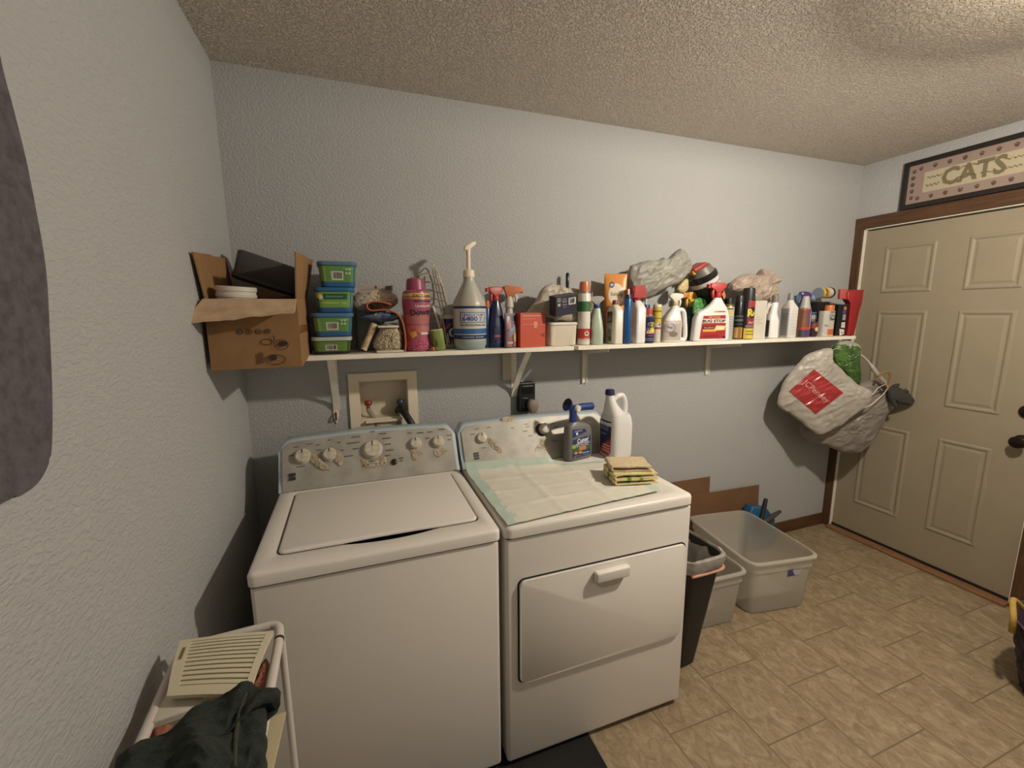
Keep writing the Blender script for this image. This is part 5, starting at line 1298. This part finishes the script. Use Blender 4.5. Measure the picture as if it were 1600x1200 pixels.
# purple/brown labelled bottle
x, w, zb, zt = fit(1244, 1269, 463, 530, -.195)
t = bottle('purple_label_bottle', 'bottle with a grey tapered cap and purple, brown and red label', 'bottle', x, -.195, 0)
H = zt-ZS; r = .033
sec = [(0, r*.95, r*.75, 3), (.004, r, r*.8, 3), (H*.68, r, r*.8, 3), (H*.74, r*.8, r*.7, 2.4)]
obj('bottle_body', loft(sec, 40), pm((140, 92, 76)), t)
obj('cap', loft([(H*.70, r*.92, r*.78, 2.4), (H*.80, r*.74, r*.66, 2.2), (H*.99, r*.50, r*.5, 2), (H, r*.46, r*.46)], 32), pm((172, 168, 160)), t)
decal(loft_map(sec, -.25, .20, .004, H*.67), [('r', 0, 0, 1, 1, (128, 78, 54)), ('r', .58, .22, .92, 1, (84, 54, 140)), ('t', 'Aromatic', .63, .28, .84, .94, (214, 208, 224), .02, 90), ('r', 0, .26, 1, .36, (196, 62, 44)), ('r', 0, 0, .5, .25, (66, 62, 84)), ('r', .5, 0, .8, .25, (84, 56, 150)), ('r', .8, .0, 1, .25, (196, 70, 50)), ('r', .05, .9, .5, .96, (150, 60, 50))], t, nu=14)
# jar with dark red label
x, w, zb, zt = fit(1263, 1278, 503, 529, -.19)
t = bottle('dark_red_jar', 'small round dark red and black jar, right of the purple label bottle', 'jar', x+.004, -.185)
H = zt-ZS
sec = [(0, .018, .018), (.004, .022, .022), (H*.5, .0245, .0245), (H*.9, .022, .022), (H, .016, .016)]
obj('jar_body', loft(sec, 32), pm((52, 30, 28), .3), t)
decal(loft_map(sec, -.3, .3, .01, H*.9), [('r', 0, .55, 1, 1, (130, 44, 38)), ('e', .5, .5, .14, .18, (222, 180, 140)), ('r', 0, 0, 1, .15, (40, 26, 26))], t)
x, w, zb, zt = fit(1268, 1276, 488, 505, -.12)
t = bottle('grey_tin', 'small grey tin with blue and cream bands behind the dark red jar', 'tin', x, -.11)
sec = rounded(zt-ZS, .022, .022, 2, .003); obj('tin_body', loft(sec, 28), pm((98, 100, 98)), t)
decal(loft_map(sec, -.4, .4, (zt-ZS)*.6, zt-ZS-.004), [('r', 0, .3, 1, .75, (206, 200, 178)), ('r', 0, .78, 1, 1, (40, 60, 130))], t)
# white carton with car picture and orange
pa, pb = at(1278, 528, y=-.20), at(1303, 527, y=-.19)
t = bottle('white_orange_can', 'white spray can with a car picture and orange base, under the lying can', 'spray can', (pa.x+pb.x)/2, -.185, -8)
H = at(1290, 486, y=-.19).z-ZS; r = .041
sec = [(0, r*.95, r*.6, 4), (.004, r, r*.65, 4), (H, r, r*.65, 4)]
obj('can_body', loft(sec, 40), pm((196, 190, 180)), t)
decal(loft_map(sec, -.20, .20, .002, H), [('r', 0, 0, 1, 1, (190, 184, 174)), ('r', .38, 0, 1, .28, (206, 98, 44)), ('r', .40, .60, .96, .90, (150, 152, 146)), ('e', .68, .72, .22, .09, (60, 66, 64)), ('e', .66, .74, .14, .04, (190, 180, 130)), ('r', .45, .93, .8, .97, (70, 66, 60)), ('e', .55, .44, .18, .05, (196, 110, 100)), ('e', .55, .44, .16, .035, (196, 190, 182)), ('t', 'Flat', .15, .38, .35, .46, (110, 104, 96), .01)], t, nu=14)
cap(t, H, r*.62, .034, (214, 110, 40), x=.015, taper=.98)
x, w, zb, zt = fit(1272, 1292, 472, 490, -.11)
t = bottle('black_carton', 'black carton behind the orange capped white can', 'box', x, -.10, -6)
obj('carton', bx(-.045, .045, -.03, .03, 0, zt-ZS, .001), M_black, t, smooth=False)
# yellow lying can
p = at(1290, 458, y=-.14)
t = thing('yellow_black_can', 'yellow and white canister with black lettering lying on its side on top of the bottles', 'can', (p.x-.03, p.y+.0, p.z+.0), rot=(0, R(88), R(12)))
sec = [(-.05, .027, .027), (-.046, .031, .031), (.075, .032, .032), (.08, .031, .031)]
obj('can_body', loft(sec, 40), pm((214, 204, 176)), t)
obj('black_lid', loft([(.078, .0335, .0335), (.096, .0335, .0335), (.100, .030, .030)], 36), M_black, t)
obj('bottom_ring', loft([(-.056, .030, .030), (-.048, .033, .033)], 36), pm((112, 124, 138)), t)
decal(loft_map(sec, -.40, .40, -.044, .07), [('r', 0, .0, 1, .60, (222, 176, 52)), ('t', 'MAX', .32, .22, .62, .44, (34, 28, 24), .05, 0), ('r', 0, .50, 1, .54, (196, 150, 40))], t, nu=20)
# black carton with stickers
pa = at(1316, 525, y=-.18)
t = bottle('black_stickered_carton', 'black carton with white stickers, just left of the red scoop', 'box', at(1311, 520, y=-.17).x, -.135, -12)
H = at(1312, 476, y=-.16).z-ZS
obj('carton', bx(-.034, .034, -.05, .04, 0, H, .001), M_black, t, smooth=False)
decal(plane_map((-.034, -.0502, 0), (.068, 0, 0), (0, 0, H)), [('p', [(.45, .0), (.9, .05), (.85, .2), (.35, .22)], (206, 200, 190)), ('p', [(.5, .26), (.9, .25), (.85, .44), (.5, .42)], (206, 200, 190)), ('r', .55, .5, .85, .68, (150, 146, 150)), ('r', .5, .7, .85, .82, (90, 60, 120)), ('e', .7, .88, .15, .06, (196, 110, 80)), ('r', .6, .08, .75, .11, (60, 50, 50)), ('r', .62, .33, .74, .35, (60, 50, 50))], t)
# red scoop
pa, pb = at(1318, 526, y=-.19), at(1335, 525, y=-.19)
t = bottle('red_scoop', 'translucent red plastic scoop standing at the right end of the shelf', 'scoop', (pa.x+pb.x)/2-.004, -.185, -20)
H = at(1325, 453, y=-.19).z-ZS
o_ = [(-.022, 0), (.022, 0), (.036, H*.55), (.046, H*.72), (.050, H), (-.030, H), (-.048, H*.94), (-.044, H*.78), (-.020, H*.72), (-.022, H*.4)]
obj('scoop_body', prism(o_, -.022, .022, .004), mat('red_plastic', (146, 34, 36), .35), t, ang=50)
obj('scoop_tab', bx(-.085, -.040, -.010, .010, H*.80, H*1.02, .003), mat('faded_red_plastic', (176, 78, 72), .5), t)

# ------------------------------------------------------------------ shopping bags on the door side
HP = V((2.98, -.12, 1.0)); HN = V((-.43, -.9, 0)).normalized()
def hb(px, py, d=0): return atp(px, py, HP+HN*d, HN)
M_grocery = mat('grey_white_shopping_bag', (176, 169, 157), .38, rgb2=(160, 152, 142), nscale=9, bump=.3, bscale=30)
t = thing('grey_shopping_bag', 'bulging grey plastic bag hanging lowest, behind the white bag with the red square', 'bag', hb(1330, 640))
q = [hb(a, b_, -.045)-t.location for a, b_ in ((1248, 668), (1262, 650), (1300, 640), (1340, 600), (1385, 596), (1402, 604), (1402, 626), (1388, 645), (1364, 688), (1345, 706), (1318, 708), (1290, 696), (1262, 690))]
obj('bag_body', inflate(q, HN, .040, .035, .009, 12, 20, seed=31), mat('grey_shopping_film', (136, 128, 118), .4, rgb2=(118, 110, 102), nscale=9, bump=.3, bscale=34), t)
obj('bag_handles', tube(spline([hb(1388, 604, .02)-t.location, hb(1372, 586, .02)-t.location, hb(1352, 560, .0)-t.location, hb(1332, 548, -.04)-t.location], 6), [.012]*10+[.006]*9, 8), M_grocery, t)
t = thing('white_shopping_bag', 'white shopping bag with a red square, hanging under the right end of the shelf', 'bag', hb(1290, 620, .075))
q = [hb(a, b_, .075)-t.location for a, b_ in ((1272, 550), (1292, 544), (1300, 546), (1300, 562), (1318, 580), (1340, 600), (1362, 612), (1358, 630), (1330, 652), (1300, 672), (1276, 678), (1250, 658), (1218, 636), (1215, 622), (1222, 602), (1242, 574), (1258, 556))]
wb = obj('bag_body', inflate(q, HN, .036, .025, .007, 13, 22, seed=33, k=5), M_grocery, t)
# red square printed on the bag: drape a patch on the puffed front by ray casting
from mathutils.bvhtree import BVHTree
dg = bpy.context.evaluated_depsgraph_get()
bmt = bmesh.new(); bmt.from_mesh(wb.data); bv = BVHTree.FromBMesh(bmt)
Q = [V(p) for p in ((1272, 577), (1318, 614), (1275, 647), (1233, 611))]
def bagmap(u, v, off):
    # u along the top-left to lower-right text direction
    c0, c1, c2, c3 = (1233, 611), (1275, 647), (1318, 614), (1272, 577)
    px = (c3[0]*(1-u)+c2[0]*u)*v+(c0[0]*(1-u)+c1[0]*u)*(1-v); py = (c3[1]*(1-u)+c2[1]*u)*v+(c0[1]*(1-u)+c1[1]*u)*(1-v)
    o = CAM-t.location; d = ray(px, py).normalized()
    h = bv.ray_cast(o, d)
    if h[0] is None: return atp(px, py, HP+HN*.1, HN)-t.location
    return h[0]-d*(off*6+.002)
decal(bagmap, [('r', 0, 0, 1, 1, (176, 44, 46)), ('t', 'JCPenney', .06, .38, .94, .62, (206, 150, 142), .01)], t, 'printed_square', nu=26, rough=.25)
obj('bag_handle', slab([[hb(a, b_, .07+d)-t.location for d in (-.006, .006)] for a, b_ in ((1362, 618), (1372, 606), (1384, 600), (1388, 606), (1378, 618), (1362, 632), (1345, 640))], .003), mat('cream_bag_handle', (210, 202, 184), .4), t)
obj('bag_strap', slab([[hb(a, b_, .05+d)-t.location for d in (-.012, .012)] for a, b_ in ((1296, 562), (1295, 555), (1298, 548), (1306, 545), (1316, 546))], .003), M_grocery, t)
# green packets in the bag
q = [hb(a, b_, .03) for a, b_ in ((1300, 541), (1318, 537), (1341, 541), (1342, 560), (1344, 590), (1340, 602), (1322, 590), (1302, 566))]
o = obj('green_pack', inflate(q, HN, .03, .03, .006, 34, 14, seed=36, k=5), mat('dark_green_crinkle', (40, 66, 30), .4, rgb2=(70, 106, 40), nscale=16, bump=.8, bscale=70)); tag(o, 'green crinkly pack poking out of the white shopping bag below the shelf', 'pack')
o = obj('pack_wrapper', inflate([hb(a, b_, .025) for a, b_ in ((1300, 540), (1322, 532), (1344, 540), (1345, 556), (1341, 545), (1320, 541), (1304, 543))], HN, .02, .02, .004, 30, 8, seed=37), mat('clear_grey_film', (150, 148, 140), .25, bump=.5, bscale=50)); tag(o, 'clear film end of the green pack just under the shelf', 'film')
# tan strap loop and dark glove on the bag
o = obj('tan_strap', tube(spline([hb(1372, 592, .05), hb(1378, 583, .05), hb(1389, 582, .05), hb(1391, 592, .05), hb(1386, 604, .05), hb(1380, 598, .05)], 6), .006, 8), mat('tan_leather', (134, 100, 58), .6)); tag(o, 'small tan strap loop sticking out of the top of the hanging bags', 'strap')
t = thing('dark_glove', 'dark grey garden glove poking out of the hanging bags towards the door', 'glove', hb(1405, 618, .03))
q = [hb(a, b_, .03)-t.location for a, b_ in ((1388, 606), (1398, 602), (1410, 608), (1420, 614), (1427, 624), (1425, 632), (1412, 632), (1400, 628), (1390, 624))]
obj('glove_palm', inflate(q, HN, .018, .018, .004, 30, 10, seed=39), mat('dark_grey_knit', (58, 55, 52), .9, bump=.6, bscale=160), t)
for i, (a, b_, c, d) in enumerate(((1396, 604, 1404, 601), (1412, 610, 1418, 612), (1420, 620, 1427, 627), (1394, 624, 1400, 636))):
    obj('glove_finger', tube([hb(a, b_, .035)-t.location, hb((a+c)/2, (b_+d)/2, .04)-t.location, hb(c, d, .035)-t.location], [.012, .012, .008], 10), _m['dark_grey_knit'], t)

# ------------------------------------------------------------------ floor things
def obox_walls(w0, d0, w1, d1, h, th=.0025, e=9, rim=.012):
    """open tapering tub: outside, rim, inside"""
    s = [(0, w0-.008, d0-.008, e), (.003, w0-.002, d0-.002, e), (.010, w0, d0, e), (h*.80, w0+(w1-w0)*.8, d0+(d1-d0)*.8, e), (h*.80+.001, w0+(w1-w0)*.8+.005, d0+(d1-d0)*.8+.005, e), (h-.012, w1, d1, e), (h-.012, w1+rim, d1+rim, e), (h-.004, w1+rim, d1+rim, e), (h, w1+rim-.004, d1+rim-.004, e),
         (h, w1-th, d1-th, e), (h*.80, w0+(w1-w0)*.8-th, d0+(d1-d0)*.8-th, e), (.012, w0-th, d0-th, e), (.006, w0-.01, d0-.01, e)]
    return loft(s, 72)
M_clear = mat('frosted_clear_plastic', (204, 198, 184), .25, alpha=.48)
M_clear.use_backface_culling = False
BA = V((2.440, -.342, .001))
t = thing('storage_bin', 'larger clear plastic storage bin standing open in front of the cardboard', 'storage bin', BA, R(-8), 'clear storage bins')
obj('bin_shell', obox_walls(.178, .240, .197, .262, .300), M_clear, t, ang=50)
decal(plane_map((.02, -.2575, .20), (.075, 0, .004), (0, -.003, .055)), [('r', 0, 0, 1, 1, (176, 176, 182)), ('p', [(0, 0), (.6, 0), (.35, .5), (.6, 1), (0, 1)], (66, 70, 130)), ('r', .62, .55, .95, .8, (150, 150, 170))], t, 'bin_label')
t = thing('storage_bin', 'smaller clear plastic storage bin between the black trash can and the larger bin', 'storage bin', (2.020, -.365, .001), R(-3), 'clear storage bins')
obj('bin_shell', obox_walls(.135, .19, .152, .212, .285), M_clear, t, ang=50)
# blue dustpan and brushes
t = thing('blue_dustpan', 'blue plastic dustpan standing against the wall behind the clear bin', 'dustpan', (2.815, -.075, .002), 0)
M_bl = mat('teal_blue_plastic', (34, 92, 128), .4)
obj('pan', prism([(-.09, .0), (.13, 0), (.14, .18), (.06, .27), (-.07, .30), (-.10, .24)], -.03, .03, .008), M_bl, t, ang=50)
obj('pan_lip', prism([(-.10, .02), (.15, .02), (.16, .10), (-.11, .10)], -.05, -.03, .004), M_bl, t, ang=50)
p0, p1 = at(1189, 812, y=-.12), at(1197, 779, y=-.10)
o = obj('brush_handle', tube([V((p0.x-.01, -.13, .20)), p0, p0*.3+p1*.7, p1], [.010, .012, .014, .011], 16), mat('black_brush_handle', (26, 25, 25), .4)); tag(o, 'black brush handle standing up from the blue dustpan', 'brush')
p0, p1 = at(1190, 818, y=-.15), at(1219, 799, y=-.12)
o = obj('brush_handle', tube([V((p0.x-.02, -.13, .18)), p0, p0*.4+p1*.6, p1], [.009, .010, .016, .010], 16), mat('dark_wood_handle', (70, 60, 50), .5)); tag(o, 'worn dark wood brush handle leaning to the right over the blue dustpan', 'brush')
# cardboard against the wall
def cardsheet(label, pts, y0):
    o = obj('cardboard_sheet', prism(pts, y0-.005, y0, .0005), mat('brown_cardboard_sheet', (116, 84, 56), .85, noise_amt=.12, nscale=9, bump=.2, bscale=80), smooth=False); tag(o, label, 'cardboard', 'cardboard against the wall')
a, b_ = at(1112, 771, y=-.03), at(1187, 758, y=-.03)
cardsheet('wide low cardboard sheet leaning on the wall behind the clear bins', [(1.95, .001), (b_.x+.02, .001), (b_.x, b_.z), (1.95, a.z+.02)], -.022)
a = at(1110, 745, y=-.02)
cardsheet('taller cardboard sheet leaning behind the wide one, next to the dryer', [(1.85, .001), (a.x+.01, .001), (a.x, a.z), (1.85, a.z+.01)], -.014)
# trash can with liner
t = thing('trash_can', 'slim black trash can with a grey liner bag, beside the dryer', 'trash can', (1.735, -.56, .001), R(4))
TH = .52
obj('can_body', loft([(0, .052, .135, 6, -.035), (.005, .057, .140, 6, -.035), (TH, .105, .185, 6), (TH, .100, .180, 6), (.02, .050, .132, 6, -.035)], 56), mat('black_can_plastic', (24, 23, 23), .55), t, ang=50)
bm = bmesh.new(); rings = []
prof = [(TH-.048, 1.03, 0), (TH-.035, 1.06, .005), (TH-.02, 1.08, .005), (TH+.008, 1.08, .004), (TH+.010, 1.0, .002), (TH-.02, .93, .006), (TH-.10, .78, .006), (TH-.22, .68, .008), (TH-.34, .56, .01)]
n = 96
for z, s, am in prof:
    r_ = []; cxl = -.035*max(0, TH-.02-z)/TH
    for i, (x, y) in enumerate(ringpts(.105*s, .185*s, 6, n)):
        d = noise.noise(V((x*30, y*30, z*26)))*(am+.002); l = math.hypot(x, y)
        r_.append(bm.verts.new((x+cxl+x/l*d, y+y/l*d, z+noise.noise(V((x*40, y*40, 3)))*.006)))
    rings.append(r_)
for A_, B_ in zip(rings, rings[1:]):
    for i in range(n): bm.faces.new((A_[i], A_[(i+1) % n], B_[(i+1) % n], B_[i]))
bm.faces.new(rings[-1])
obj('liner_bag', bm, mat('grey_liner_film', (168, 162, 152), .35, rgb2=(126, 122, 116), nscale=16, bump=.8, bscale=40), t, ang=60)
obj('pink_ties', tube(spline([(-.09, -.188, TH-.050), (0, -.190, TH-.054), (.080, -.188, TH-.056), (.100, -.165, TH-.052), (.104, -.13, TH-.05)], 8), .0065, 8), mat('pale_pink_plastic', (206, 150, 128), .5), t)
# black mat
o = obj('floor_mat', bx(.35, 1.150, -1.40, -.70, .0005, .0055, .002), mat('black_rubber_mat', (17, 16, 16), .9, bump=.4, bscale=200), smooth=False); tag(o, 'black rubber mat on the floor under the front of the dryer', 'mat')
# basket at the right edge
t = thing('woven_basket', 'dark purple woven basket with a yellow rope handle at the right edge of the floor', 'basket', (3.02, -1.44, .001))
M_w1, M_w2 = mat('purple_weave', (70, 50, 62), .8), mat('black_weave', (34, 28, 34), .8)
bm = bmesh.new(); nS, nR = 64, 12; rad = lambda z: .20+.06*z/.3
vs = [[bm.verts.new(((rad(z)+(.006 if (i+k) % 2 else 0))*math.cos(2*PI*i/nS), (rad(z)+(.006 if (i+k) % 2 else 0))*math.sin(2*PI*i/nS), z)) for i in range(nS)] for k, z in enumerate([.30*j/nR for j in range(nR+1)])]
for k in range(nR):
    for i in range(nS): bm.faces.new((vs[k][i], vs[k][(i+1) % nS], vs[k+1][(i+1) % nS], vs[k+1][i])).material_index = (k//2+i//3) % 2
ins = [[bm.verts.new(((rad(z)-.008)*math.cos(2*PI*i/nS), (rad(z)-.008)*math.sin(2*PI*i/nS), z)) for i in range(nS)] for z in (.30, .01)]
for i in range(nS):
    bm.faces.new((vs[-1][i], vs[-1][(i+1) % nS], ins[0][(i+1) % nS], ins[0][i])); bm.faces.new((ins[0][i], ins[0][(i+1) % nS], ins[1][(i+1) % nS], ins[1][i]))
bm.faces.new(ins[1]); bm.faces.new(vs[0][::-1])
obj('basket_body', bm, [M_w1, M_w2], t, ang=60)
M_rope = mat('yellow_rope', (176, 144, 66), .85, bump=1, bscale=160)
for s in (1, -1):
    obj('rope_handle', tube(spline([(-.19*s, .08+.12, .26), (-.20*s, .20, .33), (-.12*s, .235, .36), (-.06*s, .22, .31)], 6) if s > 0 else spline([(-.22, -.06, .26), (-.27, -.02, .33), (-.27, .06, .34), (-.24, .10, .27)], 6), .010, 10), M_rope, t)

# ------------------------------------------------------------------ tubular cart with grille, block, rags
FT = V((.13, -.99, .83)); FNRM = V((0, -.10, .995)).normalized(); FD = V((0, -.995, -.10)).normalized()
def fr(px, py, d=0): return atp(px, py, FT+FNRM*d, FNRM)
M_tube = mat('white_painted_tube', (208, 200, 192), .35)
t = thing('utility_cart', 'white tubular metal cart in the corner in front of the washing machine', 'cart', (.13, -1.1, 0))
TL, TR = fr(284, 1014), fr(441, 974)
r0 = .0095
L = t.location
a = [TL+FD*.42, TL+FD*.06, TL+FD*.015+V((.004, 0, 0)), TL+V((.020, .004, 0)), TR-V((.022, -.002, 0)), TR-V((.005, 0, 0))+FD*.012, TR+FD*.06, TR+FD*.42]
obj('top_frame', tube([p-L for p in [a[0]]+spline(a[1:4], 4)+spline(a[4:7], 4)+[a[7]]], r0, 14), M_tube, t)
for p in (TR+FD*.035+V((.002, 0, -.004)), TL+FD*.035+V((-.002, 0, -.004)), TR+FD*.40+V((.006, 0, -.01)), TL+FD*.40+V((-.006, 0, -.01))):
    obj('leg', tube([p-L, V((p.x, p.y, .006))-L], .0075, 12), M_tube, t)
obj('rust_band', tube([TR+FD*.045-L, TR+FD*.051-L], r0+.0008, 14), mat('rust_mark', (62, 32, 22), .7), t)
M_crs = mat('cream_board', (204, 192, 156), .6)
bs = V((TL.x+.010, TR.y-.36, .30)); be = V((TR.x-.010, TR.y-.03, .312))
obj('bottom_board', bx(bs.x-L.x, be.x-L.x, bs.y-L.y, be.y-L.y, bs.z, be.z, .002), M_crs, t, smooth=False)
obj('top_board', bx(TL.x+.014-L.x, TR.x-.014-L.x, TR.y-.38-L.y, TR.y-.03-L.y, .735, .747, .002), mat('brown_cart_board', (120, 88, 62), .7), t, smooth=False)
# beige slatted grille lying on the front frame
gq = [fr(a, b_, .02) for a, b_ in ((282, 1004), (427, 989), (389, 1088), (262, 1090))]
t = thing('slatted_grille', 'beige slatted plastic grille lying on top of the white tubular cart', 'grille', gq[3])
M_gr = mat('beige_grille_plastic', (214, 205, 176), .5)
O = gq[3]; ux = (gq[2]-gq[3]); vz = (gq[0]-gq[3]); sk = (gq[1]-gq[2])
def gp(u, v, off): return (gq[3]*(1-u)+gq[2]*u)*(1-v)+(gq[0]*(1-u)+gq[1]*u)*v+FNRM*(off+.010*math.sin(PI*u)*.3+.008*math.sin(PI*v))-t.location
def strip(u0, u1, v0, v1, bm, n=14, m=3, th=.010):
    g = [[gp(u0+(u1-u0)*i/n, v0+(v1-v0)*j/m, 0) for j in range(m+1)] for i in range(n+1)]
    b2 = slab(g, th); me = bpy.data.meshes.new('tmp'); b2.to_mesh(me); b2.free(); bm.from_mesh(me); bpy.data.meshes.remove(me)
bm = bmesh.new()
strip(0, 1, 0, .13, bm); strip(0, 1, .93, 1, bm); strip(0, .13, .13, .93, bm, 3, 10); strip(.93, 1, .13, .93, bm, 3, 10)
obj('grille_frame', bm, M_gr, t, ang=50)
ns = 11
for i in range(ns):
    v0 = .13+.80*(i+.22)/ns; v1 = .13+.80*(i+.90)/ns
    bm = bmesh.new(); u0 = .13 if i < 4 else .22
    strip(.12, .94, v0, v1, bm, 14, 2, .008); obj('slat', bm, M_gr, t, ang=50)
obj('slat_gap_shade', slab([[gp(u, v, -.020) for v in (.14, .5, .95)] for u in (.05, .5, .95)], .002), M_dark, t)  # dark sheet under the slats, painting the shade in their gaps
# slot marks at upper left
sh = [('p', [(.05+.02*k, .55), (.062+.02*k, .55), (.075+.02*k, .80), (.063+.02*k, .80)], (120, 104, 74)) for k in range(2)]
decal(lambda u, v, o: gp(u, v, .0058+o), sh, t, 'slot_marks')
# white block
q = [fr(a, b_, .0) for a, b_ in ((252, 1096), (318, 1090))]
t = thing('white_block', 'small white box wedged under the beige grille on the cart', 'box', (q[0]+q[1])/2+V((0, -.002, -.008)), rot=(R(4), R(-2), R(4)))
w = (q[1]-q[0]).length
obj('block_body', bx(-w/2, w/2, -.035, .035, -.018, .014, .003), mat('white_block_plastic', (212, 204, 186), .5), t)
obj('block_front', bx(-w/2+.002, w/2-.002, -.0365, -.034, -.017, .004, .0005), pm((172, 160, 140)), t, smooth=False)
# red rags
M_red = mat('faded_red_rag', (150, 74, 58), .9, rgb2=(186, 128, 104), nscale=26, bump=.4, bscale=60)
o = obj('red_rag', inflate([fr(a, b_, -.035) for a, b_ in ((246, 1118), (270, 1116), (305, 1112), (330, 1108), (300, 1140), (262, 1160), (236, 1160))], FNRM, .028, .02, .01, 20, 12, seed=41), M_red); tag(o, 'faded red rag bunched under the small white box on the cart', 'rag')
o = obj('red_rag', inflate([fr(a, b_, -.02) for a, b_ in ((408, 1044), (418, 1034), (424, 1050), (418, 1086), (404, 1092), (394, 1086))], FNRM, .014, .012, .005, 30, 10, seed=43), M_red); tag(o, 'red and cream rag showing at the right edge of the beige grille', 'rag')
# dark green towel
tow = [(386, 1075, .05), (402, 1083, .03), (415, 1090, .02), (438, 1084, .04), (440, 1094, .05), (430, 1112, .04), (420, 1118, .03), (416, 1150, .06), (412, 1230, .09), (330, 1250, .12), (240, 1250, .12), (180, 1215, .08), (200, 1182, .06), (250, 1152, .05), (300, 1118, .05), (345, 1090, .05)]
q = [fr(a, b_, d) for a, b_, d in tow]
bm = inflate(q, FNRM, .030, .025, .009, 15, 26, ctr=fr(345, 1175, .08), seed=47, k=6, hf=.3)
for v in bm.verts:
    # long hanging folds
    w_ = (v.co-FT); s_ = w_.x*62+w_.y*22; v.co += FNRM*(.008*math.sin(s_+2.5*noise.noise(v.co*7)))
t = thing('green_towel', 'dark green terry towel draped over the front of the cart', 'towel', (0, 0, 0))
M_tow = mat('dark_green_terry', (40, 48, 42), 1.0, rgb2=(28, 34, 31), nscale=50, bump=1.0, bscale=300)
obj('towel_cloth', bm, M_tow, t, ang=70)
bmt = bmesh.new(); bmt.from_mesh([c for c in t.children][0].data); bvt = BVHTree.FromBMesh(bmt); hem = []
for a, b_ in ((384, 1084), (378, 1100), (373, 1120), (369, 1145), (367, 1170), (366, 1200)):
    h = bvt.ray_cast(CAM, ray(a, b_).normalized())
    if h[0] is not None: hem.append(h[0]-ray(a, b_).normalized()*.0015)
obj('towel_hem', tube(spline(hem, 5), .0032, 8), mat('olive_hem', (58, 62, 46), .95, bump=.8, bscale=250), t)
# cream side flap of the lower shelf
q = [fr(a, b_, -.10) for a, b_ in ((404, 1130), (447, 1113), (418, 1240), (396, 1240))]
g = [[q[0]*(1-u)+q[1]*u for u in (0, .5, 1)], [q[3]*(1-u)+q[2]*u for u in (0, .5, 1)]]
o = obj('cream_board', slab(g, .006), M_crs, smooth=False); tag(o, 'cream coloured board lying on the cart beside the green towel', 'board')
